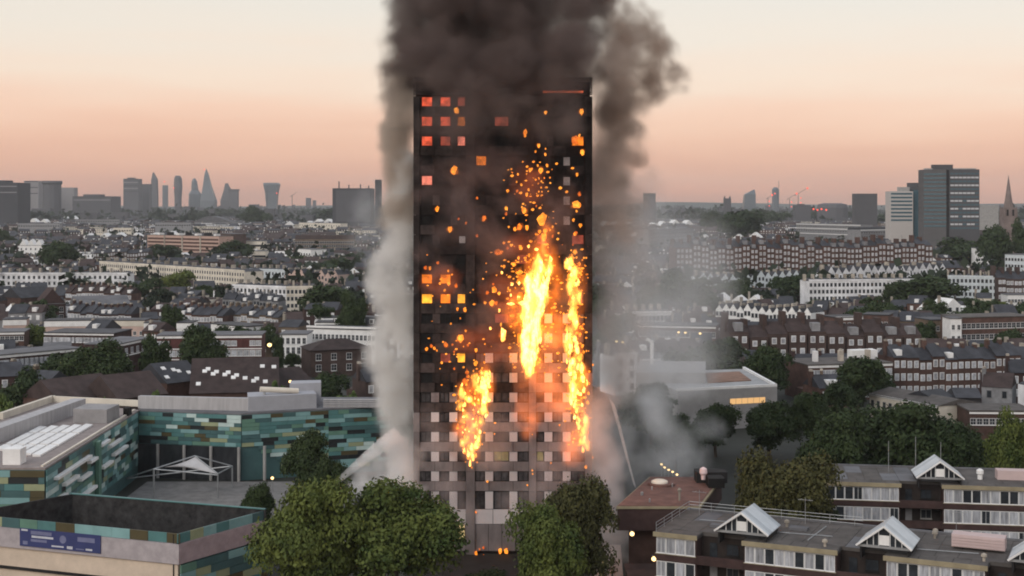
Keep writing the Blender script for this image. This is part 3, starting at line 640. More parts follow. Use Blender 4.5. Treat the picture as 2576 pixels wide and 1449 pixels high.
# banner on the court wall: deep blue, its small print unreadable from here
ban = thing('banner', 'deep blue printed banner hung on the grey court wall of the school', 'banner', (kA[0], kA[1], 0), math.atan2(kB[1] - kA[1], kB[0] - kA[0]))
bx0, bx1 = 8.6, 20.8
part(ban, 'sheet', MB().box(bx0, -.14, 5.75, bx1, -.06, 8.0), M('navy_banner', (.045, .055, .155), var=.1))
bm_ = M('banner_pale_print', (.55, .56, .62), var=.2); bs = M('banner_dim_print', (.17, .18, .30), var=.2)
for a, b, c, d, mm in ((.02, .10, .86, .96, bm_), (.15, .42, .52, .64, bm_), (.14, .40, .70, .90, bs), (.14, .34, .30, .44, bs), (.40, .55, .12, .2, bm_), (.59, .66, .08, .24, bm_), (.70, .80, .1, .16, bs), (.82, .90, .1, .2, bm_), (.72, .93, .55, .8, bs), (.04, .1, .1, .3, bs)):
    part(ban, 'print', MB().box(bx0 + (bx1 - bx0) * a, -.15, 5.75 + 2.25 * c, bx0 + (bx1 - bx0) * b, -.1405, 5.75 + 2.25 * d), mm)
part(ban, 'emblem', MB().lathe([(.001, 0), (.5, 0), (.5, .01), (.001, .01)], n=18), bs).matrix_local = Matrix.Translation((bx0 + (bx1 - bx0) * .54, -.141, 7.05)) @ Matrix.Rotation(math.pi / 2, 4, 'X')
# courtyard
struct('courtyard_paving', MB().box(-64.5, 193, .004, -22, 246, .05), [mt['paving']])
cp = thing('tensile_canopy', 'white fabric canopy on a steel frame in the school court', 'canopy', (-58, 234, 0))
pL, pR, pB = P(387, 1180, 232) - cp.location, P(548, 1192, 232) - cp.location, P(310, 1205, 243) - cp.location; ap = P(490, 1147, 236) - cp.location
pB2 = Vector((pR.x + .6, pR.y + 9, pR.z - .4))
for q in (pL, pR, pB, pB2): part(cp, 'post', MB().tube((q.x, q.y, 0), q, .22 if q is pL else .13, .16 if q is pL else .12, 8), mt['metal'])
for a, b in ((pL, ap), (ap, pR), (pL, pB), (pL, pR + Vector((0, 0, -.2))), (ap, pB2), (pR, pB2), (pB, pB2)): part(cp, 'beam', MB().tube(a, b, .12, .12, 8), mt['metal'])
q0 = pL + (ap - pL) * .18 + Vector((.4, .3, -.1))
fab = MB()
mid = (q0 + ap + pR) / 3 + Vector((0, .4, -.55))
rows = 6
def bez(a, b, c, t): return a * (1 - t) ** 2 + b * 2 * t * (1 - t) + c * t * t
for i in range(rows):
    for j in range(rows):
        pt = lambda s, t: (bez(q0, (q0 + ap) / 2 + Vector((.5, .3, -.5)), ap - Vector((0, 0, .15)), s) * (1 - t) + bez(pB2 * .3 + q0 * .7, mid, pR, s) * t)
        fab.face([pt(i / rows, j / rows), pt((i + 1) / rows, j / rows), pt((i + 1) / rows, (j + 1) / rows), pt(i / rows, (j + 1) / rows)])
        fab.face([p + Vector((0, 0, -.04)) for p in (pt(i / rows, j / rows), pt(i / rows, (j + 1) / rows), pt((i + 1) / rows, (j + 1) / rows), pt((i + 1) / rows, j / rows))])
part(cp, 'fabric', fab, M('grey_canopy_fabric', (.50, .49, .50), var=.1))
lw = MB().box(0, 0, 0, 12, .5, 1.3); solo('low_wall', lw, SW, 'low grey wall between the school court and the dark bushes', 'wall').location = (-47, 205, 0)
for (u, v, Y, lab) in ((685, 1203, 215, 'small warm lamp in front of the dark tree by the school'), (856, 1232, 188, 'small lamp showing between the two round tree crowns')):
    p = P(u, v, Y); sl = thing('garden_lamp', lab, 'lamp', (p.x, p.y, 0)); part(sl, 'post', MB().tube((0, 0, 0), (0, 0, p.z), .06, .05, 6), mt['metal']); part(sl, 'lantern', MB().lathe([(.05, -.2), (.22, -.1), (.24, .12), (.05, .25)], (0, 0, p.z), 10), E_('lamp_glow', (1, .66, .28), 3.0) if 'lamp_glow' not in bpy.data.materials else bpy.data.materials['lamp_glow'])
LAMP = bpy.data.materials['lamp_glow']

# ------------------------------------------------------------------ brown brick maisonettes
CURT = M('curtained_window', (.33, .34, .37), rough=.35, var=.5, scale=1.6, spec=.5, rnd=.28, stretch=(2.2, 2.2, .25)); CREAMF = M('cream_fascia', (.30, .255, .17), var=.2)
RECW = M('dark_recess_wall', (.028, .021, .019), var=.4)  # one very dark colour for the walls behind the balconies
METR = M('glazed_metal_roof', (.40, .44, .48), rough=.35, var=.14, scale=.9, metal=.3); POLY = M('pale_roof_panel', (.52, .56, .60), rough=.35, var=.1)
def canopy(root, x0, x1, y0, y1, z, h):
    for x in (x0 + .15, x1 - .15): part(root, 'canopy_wall', MB().box(x - .1, y0, z - 1.7, x + .1, y1, z - .03), mt['dark'])
    n = 6
    for s in (0, 1):
        for i in range(n):
            ya, yb = y0 - .35 + (y1 - y0 + .35) * i / n, y0 - .35 + (y1 - y0 + .35) * (i + 1) / n - .05; xm = (x0 + x1) / 2
            e = x0 - .3 if s == 0 else x1 + .3; ez = z - h * .6 / (x1 - x0)
            vs = [(e, ya, ez), (e, yb, ez), (xm, yb, z + h), (xm, ya, z + h)]
            mb = MB().poly(vs + [(a, b, c + .10) for a, b, c in vs], [(0, 1, 2, 3), (7, 6, 5, 4), (0, 4, 5, 1), (1, 5, 6, 2), (2, 6, 7, 3), (3, 7, 4, 0)])
            part(root, 'roof_panel', mb, POLY if (i * 3 + s) % 4 else METR)
    xm = (x0 + x1) / 2
    for e, s in ((x0 - .3, -1), (x1 + .3, 1)):
        part(root, 'bargeboard', MB().tube((e, y0 - .38, z - .2), (xm, y0 - .38, z + h + .05), .13, .13, 4), mt['white'])
    part(root, 'tie_beam', MB().box(x0 - .2, y0 - .12, z - .35, x1 + .2, y0 + .08, z - .1), mt['metal'])
    part(root, 'gable_glazing', MB().poly([(x0 + .2, y0 + .1, z - .1), (x1 - .2, y0 + .1, z - .1), (xm, y0 + .1, z + h - .2), (x0 + .2, y0 + .2, z - .1), (x1 - .2, y0 + .2, z - .1), (xm, y0 + .2, z + h - .2)], [(0, 1, 2), (5, 4, 3), (0, 3, 4, 1), (1, 4, 5, 2), (2, 5, 3, 0)]), mt['glass'])
    for k in (-1.9, -1.2, -.62, .62, 1.2, 1.9): part(root, 'glazing_bar', MB().box(xm + k - .04, y0 - .02, z - .1, xm + k + .04, y0 + .09, z + h * (1 - abs(k) / (x1 - x0) * 2) - .1), mt['frame'])
    part(root, 'vent_panel', MB().box(xm - .55, y0 - .08, z, xm + .55, y0 - .03, z + 1.1), mt['white'])
re_ = random.Random(9)
def estate(label, A, B, depth, z, segs, recs, storeys=3, caps=True, group=None):
    o_, rz, Ln = frame(A, B); r = thing('maisonette_block', label, 'housing block', o_, rz, group); take_row(A, B, depth)
    part(r, 'rear_wall', MB().box(0, 2.6, 0, Ln, depth, z - .45), mt['darkbrick'])
    part(r, 'roof', MB().box(-.2, 2.2, z - .44, Ln + .2, depth + .2, z - .07), mt['felt'])
    n = round(Ln / 2.4)
    for i in range(n):
        for j in range(2): put('roof_sheet', unit(mt['felt'] if re_.random() < .8 else mt['lead'], 'roof_sheet'), r, (-.15 + (Ln + .3) * i / n, 2.24 + j * (depth - 2.3) / 2, z - .065), 0, ((Ln + .3) / n - .05, (depth - 2.3) / 2 - .05, .045 + re_.uniform(0, .03)))
    part(r, 'roof_kerb', MB().box(-.2, depth - .1, z - .01, Ln + .2, depth + .25, z + .22), mt['lead'])
    for a, b in segs:
        part(r, 'wall', MB().box(a, .05, 0, b, 2.58, z - .45), mt['darkbrick'])
        part(r, 'roof', MB().box(a - .15, -.25, z - .44, b + .15, 2.19, z - .07), mt['felt'])
        n = max(2, round((b - a) / 1.9))
        for i in range(n): put('roof_sheet', unit(mt['felt'], 'roof_sheet'), r, (a - .12 + (b - a + .24) * i / n, -.22, z - .065), 0, ((b - a + .24) / n - .05, 2.38, .045 + re_.uniform(0, .03)))
        part(r, 'fascia', MB().box(a - .18, -.34, z - .5, b + .18, -.26, z + .06), CREAMF)
        for k in range(storeys):
            zt = z - .56 - 2.8 * k; n = max(2, round((b - a) / 1.25))
            part(r, 'spandrel', MB().box(a, -.12, zt - 2.78, b, .04, zt - 2.02), mt['darkbrick'])
            part(r, 'window_sill', MB().box(a, -.17, zt - 2.0, b, -.02, zt - 1.92), CREAMF)
            w = (b - a - .3) / n
            for i in range(n):
                g_ = mt['glass'] if re_.random() < .2 else CURT
                window(r, a + .15 + w * (i + .5), zt - 1.88, w - .03, 1.84, g_, mt['frame'], 'one' if i % 4 else 'two', y=0.0)
    for a, b in recs:
        part(r, 'recess_wall', MB().box(a, 2.3, 0, b, 2.59, z - .45), RECW)
        for k in range(storeys):
            zt = z - .56 - 2.8 * k
            part(r, 'balcony_front', MB().box(a + .02, -.1, zt - 2.8, b - .02, .12, zt - 1.75), mt['darkbrick'])
            part(r, 'balcony_floor', MB().box(a + .02, .13, zt - 2.8, b - .02, 2.29, zt - 2.62), mt['concrete'])
            part(r, 'balcony_door', MB().box(a + 1.0, 2.2, zt - 2.7, a + 1.9, 2.29, zt - .6), mt['greyrender'] if k else mt['glass'])
            window(r, a + (b - a) * .66, zt - 1.9, 1.5, 1.3, mt['glass'], mt['concrete'] if k % 2 else mt['dark'], 'two', y=2.28)
        if caps: canopy(r, a + 2.5, b + 2.6, .3, 5.8, z + 1.05, 2.1)
    return r
lineY = lambda x: 166.0 - .4633 * (x - 17.1)
EA, EB = Vector((17.1, lineY(17.1), 0)), Vector((66, lineY(66), 0)); k_ = math.hypot(1, .4633)
fx = lambda x: (x - 17.1) * k_
est = estate('near brown brick maisonettes with three glazed gables on a flat roof', EA, EB, 13.2, 10.0, [(0, fx(21.7)), (fx(26.9), fx(36.6)), (fx(41.5), fx(51.2)), (fx(56.2), fx(66))], [(fx(21.7), fx(26.9)), (fx(36.6), fx(41.5)), (fx(51.2), fx(56.2))], 4)
for a, b in ((.05, .05), (3, 3), (6, 6), (9, 9), (12.9, 12.9)): part(est, 'railing_post', MB().tube((.1, a, 9.98), (.1, a, 11.1), .035, .035, 5), mt['metal'])
for h in (10.3, 10.7, 11.1): part(est, 'railing_rail', MB().tube((.1, .05, h), (.1, 12.9, h), .03, .03, 5), mt['metal'])
for h in (10.3, 10.7, 11.1): part(est, 'railing_rail', MB().tube((.1, 13, h), (22, 13, h), .03, .03, 5), mt['metal'])
for x in (3, 6, 9, 12, 15, 18, 21): part(est, 'railing_post', MB().tube((x, 13, 9.98), (x, 13, 11.1), .035, .035, 5), mt['metal'])
part(est, 'plant_housing', MB().box(fx(47.2), 6.2, 10.3, fx(52.4), 8.2, 11.7), M('pink_plant_casing', (.55, .43, .42), var=.08))
for i in range(4): part(est, 'louvre', MB().box(fx(47.2) + .1, 6.12, 10.4 + i * .32, fx(52.4) - .1, 6.19, 10.56 + i * .32), bpy.data.materials['pink_plant_casing'])
for x, y in ((fx(29.5), 9), (fx(35.2), 1.2), (fx(45), 10.5), (fx(50.8), 2.0), (fx(44.9), 11.8)): part(est, 'roof_vent', MB().lathe([(.16, 0), (.16, .5), (.34, .55), (.3, .8), (.08, .92)], (x, y, 9.98), 10), mt['pale'])
for x0, y0, x1, y1 in ((fx(28), 5.5, fx(35), 6.2), (fx(44), 4.2, fx(50), 5.0), (fx(33), 3.2, fx(33.4), 11), (3, 8, 6.5, 8.4)): part(est, 'roof_pipe', MB().tube((x0, y0, 10.06), (x1, y1, 10.06), .07, .07, 6), mt['metal'])
for x, y in ((fx(31), 11.5), (fx(47), 12.2), (2.2, 10.5)):
    part(est, 'aerial_mast', MB().tube((x, y, 9.98), (x, y, 13.2), .035, .03, 5), mt['metal']); part(est, 'aerial', MB().box(x - .9, y - .02, 12.9, x + .9, y + .02, 12.95).box(x - .5, y - .3, 12.96, x - .46, y + .3, 12.99).box(x, y - .3, 12.96, x + .04, y + .3, 12.99).box(x + .5, y - .3, 12.96, x + .54, y + .3, 12.99), mt['metal'])
for x, y, w, d in ((fx(30), 7.5, 2.2, 1.4), (fx(48), 9.8, 2.6, 1.2), (5.2, 5.0, 1.6, 1.0)): part(est, 'roof_hatch', MB().box(x, y, 10.0, x + w, y + d, 10.32), mt['lead'])
est2 = estate('farther brown brick maisonettes with one glazed gable, behind the russet tree', Vector((43.0, 196.4, 0)), Vector((80.0, 190.5, 0)), 12.5, 10.0, [(0, 11.4), (17.2, 37.4)], [(11.4, 17.2)], 3)
for a, b in ((25.4, 31.0),):
    part(est2, 'plant_housing', MB().box(a, 5, 9.99, b, 7, 11.3), bpy.data.materials['pink_plant_casing'])
part(est2, 'roof_vent', MB().lathe([(.35, 0), (.35, .7), (.5, .8), (.5, 1.3), (.2, 1.5)], (23.0, 5, 9.98), 10), mt['white'])
for x in (10.6, 14.4, 17.9): part(est2, 'aerial_mast', MB().tube((x, 7, 9.98), (x, 7, 15.5 - abs(x - 14.4) * .2), .06, .04, 5), mt['metal'])
# the flat brown roofed block beside the street
br = thing('brick_block', 'low brown brick block with a sloping-sided reddish flat roof and a round rooflight', 'building', (13.6, 179.8, 0)); take(11, 32, 178, 201)
poly = [(0, 0), (10.6, 0), (16.4, 19.2), (6.2, 19.2)]
part(br, 'wall', MB().prism(poly, 6.9, 9.7), mt['darkbrick']); part(br, 'lower_wall', MB().prism([(1.6, 1.4), (9.8, 1.4), (15, 18), (7, 18)], 0, 6.89), mt['brick'])
part(br, 'fascia', MB().prism([(-.15, -.15), (10.75, -.15), (16.6, 19.4), (6.05, 19.4)], 9.71, 10.02), CREAMF)
part(br, 'roof', MB().prism([(.05, .05), (10.5, .05), (16.2, 19.1), (6.2, 19.1)], 10.03, 10.1), mt['brownfelt'])
part(br, 'rooflight_kerb', MB().lathe([(1.9, 0), (1.9, .25), (1.6, .3)], (7.2, 13.5, 10.1), 20), mt['brownfelt']); part(br, 'rooflight', MB().lathe([(1.2, .0), (1.15, .3), (.7, .5), (.1, .55)], (6.9, 13.5, 10.32), 20), mt['cream'])
for x, y, s in ((3.8, 6.5, .5), (5.5, 10, .3), (8.5, 12, .25), (4.4, 2.2, .3)): part(br, 'roof_vent', MB().lathe([(.18 * s * 2, 0), (.2 * s * 2, .4), (.05, .5)], (x, y, 10.1), 10), mt['metal'])
part(br, 'flue', MB().tube((8.4, 3, 10.1), (8.4, 3, 11.4), .14, .14, 8).lathe([(.2, 0), (.3, .25), (.1, .5)], (8.4, 3, 11.3), 8), mt['pale'])
part(br, 'tank', MB().box(12.2, 14.6, 10.1, 16.5, 17.5, 11.6), mt['dark']); part(br, 'tank', MB().box(13.4, 11.2, 10.1, 15.6, 13.8, 11.4), mt['black'])
part(br, 'cowl', MB().lathe([(.3, 0), (.35, .6), (.55, .9), (.5, 1.5), (.1, 1.75)], (13.0, 13.6, 10.8), 12), M('cowl_pinkish_white', (.75, .58, .58), var=.1))
# wall lamps at the end of the near block, lit
for (u, v, Y, lab) in ((1590, 1343, 172, 'bright wall lamp under the overhang of the low brown block'), (1645, 1406, 166, 'lit wall lamp lower down at the end of the near maisonettes')):
    p = P(u, v, Y); l_ = thing('wall_lamp', lab, 'lamp', p); part(l_, 'bracket', MB().box(-.05, 0, -.05, .05, 1.6, .05), mt['metal']); part(l_, 'lantern', MB().lathe([(.05, -.28), (.26, -.15), (.28, .12), (.08, .28)], n=10), LAMP)
for i, (u, v) in enumerate(((1664, 1168), (1672, 1176), (1682, 1182), (1692, 1187), (1703, 1194))):
    p = P(u, v, 228 - i); l_ = thing('street_lamp', 'street lamp lit in the low smoke, ' + nth(i + 1) + ' down the diagonal row', 'lamp', (p.x, p.y, 0), 0, 'lit lamps in the low smoke'); part(l_, 'post', MB().tube((0, 0, 0), (0, 0, p.z), .07, .05, 6), mt['metal']); part(l_, 'lantern', MB().lathe([(.05, -.15), (.2, -.08), (.2, .1), (.05, .15)], (0, 0, p.z), 8), LAMP)
# street and forecourt at the foot of the tower
struct('forecourt', MB().box(-14, 150, .004, 12, 194, .03), [M('shaded_asphalt', (.018, .017, .017), var=.4, rough=.7)])  # asphalt colour darkened to hold the shade under the trees
struct('pavement', MB().prism([(9.0, 165), (13.6, 165), (15.6, 200), (12.3, 200)], .004, .13), [M('pale_lit_paving', (.34, .27, .24), var=.2)])  # pale salmon colour holds part of the light on the road
rw = MB(); wallbox(rw, (9.6, 160), (12.8, 190), .35, 0, 1.0); solo('kerb_wall', rw, M('mossy_yellow_wall', (.16, .15, .045), var=.3), 'mossy yellow dwarf wall running along the pale pavement', 'wall')
sh = thing('brick_shed', 'low brick bin shed with a reddish roof beside the pavement', 'shed', (14.6, 172, 0)); part(sh, 'wall', MB().box(0, 0, 0, 4.2, 7, 2.6), mt['brick']); part(sh, 'roof', MB().box(-.2, -.2, 2.61, 4.4, 7.2, 2.8), mt['redbrick'])

# ------------------------------------------------------------------ trees near the tower
tree(790, 1352, 136, 152, 'broad round tree with the smaller crown, before the school', 'near', Y=160, i=0)
tree(990, 1352, 168, 164, 'broad tree with the larger crown, at the left foot of the tower', 'near', Y=164, i=1)
tree(1380, 1376, 108, 130, 'tree with the lower, nearer crown at the foot of the tower', 'near', Y=160, i=2)
tree(1447, 1305, 106, 122, 'taller darker tree touching the falling water mist', 'olive', Y=170, i=3)
tree(1975, 1212, 128, 104, 'russet and olive tree between the two maisonette blocks', 'olive', Y=184, i=0)
tree(1900, 1235, 60, 50, 'small russet tree at the edge of the low smoke', 'olive', Y=186, i=1)
tree(2060, 1290, 60, 45, 'low leafy tree under the russet tree', 'dark', Y=186, i=2)
tree(2105, 1118, 95, 92, 'dark tree next to the smoke, behind the farther maisonettes', 'dark', Y=224, i=0)
tree(2275, 1095, 140, 98, 'largest dark tree behind the farther maisonettes', 'dark', Y=232, i=1)
tree(2415, 1130, 90, 78, 'dark tree sloping down behind the farther maisonettes', 'dark', Y=226, i=2)
tree(2555, 1098, 74, 84, 'bright green tree at the far end of the maisonettes', 'near', Y=216, i=4)
tree(770, 1140, 74, 70, 'very dark tree in front of the teal school wall', 'dark', Y=226, i=3)
tree(835, 1190, 50, 50, 'dark tree where the water jet starts', 'dark', Y=214, i=4)
tree(655, 1246, 46, 28, 'dark bush by the low school wall', 'dark', Y=206, i=5, cat='bush', name='bush')
tree(1215, 1470, 80, 40, 'dark bushes in the gap between the trees at the tower foot', 'dark', Y=176, i=6, cat='bush', name='bush')
# ------------------------------------------------------------------ middle distance: named buildings
def block(label, uA, vA, uB, vB, z, depth, wall, rows=(), cols=0, ww=1.2, fr=None, glass=None, roof='flat', roofm=None, rise=2.5, bands=(), bandm=None, chim=0, name='apartment_block', cat='building', wstyle='cross', group=None, skip=0.0, glaz=None, parapet=None, dorm=0):
    A, B = G(uA, vA, z), G(uB, vB, z); o_, rz, Ln = frame(A, B)
    r = thing(name, label, cat, o_, rz, group); take_row(A, B, depth); wl = mt[wall] if isinstance(wall, str) else wall
    part(r, 'wall', MB().box(0, 0, 0, Ln, depth, z), wl)
    rm = mt[roofm] if roofm else mt['lead']
    if roof == 'flat': part(r, 'roof', MB().box(-.25, -.25, z + .01, Ln + .25, depth + .25, z + .3), rm)
    elif roof == 'gable': part(r, 'roof', MB().gable(-.2, Ln + .2, -.4, depth + .4, z + .01, rise, 'x'), rm)
    elif roof == 'hip': part(r, 'roof', MB().hip(-.5, Ln + .5, -.5, depth + .5, z + .01, rise), rm)
    elif roof == 'mansard':
        part(r, 'roof', MB().poly([(0, 0, z + .01), (Ln, 0, z + .01), (Ln, depth, z + .01), (0, depth, z + .01), (.3, 1.2, z + rise), (Ln - .3, 1.2, z + rise), (Ln - .3, depth - 1.2, z + rise), (.3, depth - 1.2, z + rise)], [(0, 1, 5, 4), (1, 2, 6, 5), (2, 3, 7, 6), (3, 0, 4, 7), (4, 5, 6, 7), (0, 3, 2, 1)]), rm)
    if parapet: part(r, 'parapet', MB().box(-.1, -.15, z + .02, Ln + .1, .25, z + .9), mt[parapet])
    for zb, h in bands: part(r, 'white_band', MB().box(-.12, -.14, zb, Ln + .12, .0, zb + h), mt[bandm or 'white'])
    if cols:
        step = Ln / cols
        if glaz:
            mb = MB(); mg = MB()
            for z0, h in rows:
                for c in range(cols):
                    if RND.random() < skip: continue
                    x = step * (c + .5); mb.box(x - ww / 2, -.06, z0, x + ww / 2, .02, z0 + h, 0); mb.box(x - ww / 2 + .12, -.09, z0 + .12, x + ww / 2 - .12, -.055, z0 + h - .12, 1)
            part(r, 'glazing', mb, [fr or mt['frame'], glass or mt['glass']], kind='stuff')
        else:
            for z0, h in rows:
                for c in range(cols):
                    if RND.random() < skip: continue
                    window(r, step * (c + .5), z0, ww, h, glass, fr, wstyle, y=-.02)
    for c in range(chim):
        x = Ln * (c + .5) / chim
        ch = part(r, 'chimney', MB().box(x - .5, depth * .42, z, x + .5, depth * .58, z + rise + 1.4), mt['stock'])
        part(ch, 'chimney_pot', MB().box(x - .38, depth * .46, z + rise + 1.41, x + .38, depth * .54, z + rise + 2.0), mt['pot'])
    for d in range(dorm):
        x = Ln * (d + .5) / dorm; q = part(r, 'dormer', MB().box(x - .8, .2, z + .3, x + .8, 2.2, z + 1.9), mt['white']); part(q, 'pane', MB().box(x - .55, .12, z + .6, x + .55, .19, z + 1.7), mt['glass'])
    return r
WG = M('net_curtained_window', (.36, .37, .40), rough=.35, var=.4, scale=1.2, spec=.4, rnd=.3)
# left side of the tower, near to far
block('dark maisonette block striped with white bands, cut by the picture edge', -120, 905, 205, 877, 12.6, 10, 'darkbrick', [(9.7, 1.7), (6.9, 1.7), (4.1, 1.7)], 26, 1.7, mt['frame'], WG, bands=[(12.0, .7), (9.2, .3), (6.4, .3)], roofm='lead', wstyle='two')
w2 = block('red brick maisonette block with pale bands and two lit lamps at its end', 395, 846, 658, 844, 13.6, 11, M('plum_brick', (.10, .038, .035), var=.3, rnd=.1), [(10.9, 1.4), (8.1, 1.6), (5.2, 1.5)], 17, 1.5, mt['frame'], WG, bands=[(13.0, .7), (9.95, .28), (7.15, .28), (4.4, .28)], roofm='lead', wstyle='two', skip=.22)
for v in (868, 918):
    p = P(678, v, 372); l_ = thing('wall_lamp', 'upper lit lamp at the end of the red brick maisonettes' if v < 900 else 'lower lit lamp at the end of the red brick maisonettes', 'lamp', p); part(l_, 'lantern', MB().lathe([(.1, -.5), (.55, -.25), (.6, .25), (.15, .5)], n=10), LAMP); part(l_, 'bracket', MB().box(-.08, 0, -.08, .08, 3, .08), mt['metal'])
p = P(731, 960, 300); l_ = thing('street_lamp', 'orange street lamp lit between the dark slate roofs and the bushes', 'lamp', (p.x, p.y, 0)); part(l_, 'post', MB().tube((0, 0, 0), (0, 0, p.z), .09, .06, 6), mt['metal']); part(l_, 'lantern', MB().lathe([(.1, -.3), (.4, -.15), (.4, .15), (.1, .3)], (0, 0, p.z), 10), LAMP)
block('short brick wing of the maisonettes showing between two trees', 296, 868, 380, 850, 12.6, 9, 'darkbrick', [(9.8, 1.5)], 6, 1.5, mt['frame'], WG, bands=[(12.1, .6), (9.2, .3)], wstyle='two')
block('long low dark roof with a white edge behind the tall tree', 112, 838, 285, 840, 10.5, 14, 'darkbrick', [(7.8, 1.5)], 18, 1.6, mt['frame'], WG, bands=[(10, .55)], roofm='slate', wstyle='two')
block('low flat roofed building with a pale edge near the picture edge', -60, 838, 60, 836, 10, 12, 'brick', [(7.5, 1.4)], 10, 1.3, bands=[(9.4, .6)])
block('grey roof of a low hall beside the striped maisonettes', 110, 874, 178, 872, 9.5, 12, 'brick', bands=[(9.0, .5)], roofm='lead')
def slate_roof(label, u0, v0, u1, v1, z, depth, rise, roofm='tile', lights=0, wall='brick'):
    r = block(label, u0, v0, u1, v1, z, depth, wall, roof='gable', roofm=roofm, rise=rise, name='house_block')
    Ln = (G(u1, v1, z) - G(u0, v0, z)).length
    for i in range(lights):
        x, t = Ln * (.06 + .9 * ((i * .37) % 1)), .22 + .5 * ((i * .61) % 1); ym = -.4 + (depth / 2 + .4) * t; s = rise / (depth / 2 + .4)
        part(r, 'rooflight', MB().poly([(x, ym, z + t * rise + .02), (x + 1.0, ym, z + t * rise + .02), (x + 1.0, ym + .9, z + t * rise + .9 * s + .02), (x, ym + .9, z + t * rise + .9 * s + .02), (x, ym, z + t * rise + .18), (x + 1.0, ym, z + t * rise + .18), (x + 1.0, ym + .9, z + t * rise + .9 * s + .18), (x, ym + .9, z + t * rise + .9 * s + .18)], [(0, 3, 2, 1), (4, 5, 6, 7), (0, 1, 5, 4), (1, 2, 6, 5), (2, 3, 7, 6), (3, 0, 4, 7)]), mt['white'])
    return r
slate_roof('long dark tiled roof dotted with small rooflights', 478, 990, 700, 985, 8.2, 22, 6.4, 'tile', 15)
slate_roof('brown tiled roof sloping behind the school, with a reddish end', 296, 1004, 420, 990, 8.5, 14, 4.4, 'tile', 0, 'redbrick')
slate_roof('low brown tiled roof beside the large tree, behind the school', 150, 1010, 300, 990, 8.2, 13, 4.0, 'tile', 0)
slate_roof('dark tiled roof with two long rooflights under the trees', 420, 965, 510, 955, 9, 13, 4.0, 'slate', 5)
slate_roof('small dark roofed house between the school and the brick house', 700, 975, 790, 965, 8, 12, 3.5, 'tile', 0)
bh = block('red brick house with a maroon hipped roof and six white windows', 782, 882, 935, 876, 7.6, 12, 'redbrick', [(4.7, 1.9), (1.6, 1.9)], 4, 1.6, roof='hip', roofm='tile', rise=2.6, name='brick_house', cat='house')
block('white stucco house with three tall dark arched windows', 704, 842, 772, 842, 10, 12, 'white', [(7.2, 1.9), (4.2, 2.1), (1.4, 1.9)], 5, 1.1, name='stucco_house', cat='house')
block('long white terrace behind the maroon hipped roof', 772, 826, 945, 831, 10.5, 10, 'white', [(7.2, 1.7), (4.2, 1.8)], 17, 1.05, roofm='slate', parapet='white', name='stucco_terrace', cat='terrace')
block('flat roofed white mews beside the dark round tree', 795, 812, 872, 812, 9.5, 8, 'stock', [(6.8, 1.6)], 8, 1.2, bands=[(8.9, .7)], roofm='slate')
block('row of pale dormered houses just behind the long white terrace', 835, 815, 945, 818, 9, 9, 'brick', [(6, 1.6)], 10, 1.2, roof='mansard', roofm='slate', dorm=5, name='terrace', cat='terrace')
for lab, u0, v0, u1, v1, z, w in (('white parapet wall of a low terrace by the pale pointed roof', 8, 805, 66, 804, 9, 'white'), ('longest white parapet in the row before the slate roofs', 112, 808, 282, 806, 9.3, 'white'), ('cream parapet block next to the longest white parapet', 283, 807, 363, 807, 9.3, 'cream'), ('short bright white gable block ending the parapet row', 363, 813, 407, 813, 8.8, 'white'), ('short white block past a brown house in the parapet row', 445, 813, 482, 813, 8.8, 'white'), ('white wall block above the red brick maisonettes', 532, 815, 618, 823, 9, 'white')):
    r = block(lab, u0, v0, u1, v1, z, 9, 'pink' if 'longest' in lab or 'by the pale' in lab else w, [(4.4, 1.3)], max(3, int((u1 - u0) / 14)), 1.1, roofm='slate', name='terrace_block', cat='terrace', bands=[(z - 1.9, 1.9)], bandm=w)
block('brown house with a blue slate gabled roof at the far end of the street', 52, 750, 132, 745, 9.5, 14, 'brick', [(5.4, 2.0), (2, 2)], 5, 1.5, roof='gable', roofm='slate', rise=4.2, name='gabled_house', cat='house')
gh = block('tall brown gabled house with three white bay windows', 100, 766, 165, 764, 8, 14, 'darkbrick', [(4.6, 2.2), (1.4, 2.2)], 3, 1.7, name='gabled_house', cat='house')
part(gh, 'gable', MB().gable(0, (G(165, 764, 8) - G(100, 766, 8)).length, -.05, 14, 8.31, 6, 'y'), mt['darkbrick'])
hall = block('long hall with a pale grey metal roof among the brown houses', 190, 768, 327, 764, 8.5, 16, 'stock', [(4.6, 1.5)], 9, 1.3, roof='gable', roofm='lead', rise=3.2, name='hall', cat='hall')
pyr = thing('pavilion', 'small pavilion with a bright white pyramid roof', 'pavilion', G(28, 787, 7).xy.to_3d()); part(pyr, 'wall', MB().box(-2.4, -2.4, 0, 2.4, 2.4, 7), mt['stock']); part(pyr, 'roof', MB().poly([(-2.8, -2.8, 7.01), (2.8, -2.8, 7.01), (2.8, 2.8, 7.01), (-2.8, 2.8, 7.01), (0, 0, 10.6)], [(0, 1, 4), (1, 2, 4), (2, 3, 4), (3, 0, 4), (3, 2, 1, 0)]), mt['white']); take(-1, 1, 1, 2)
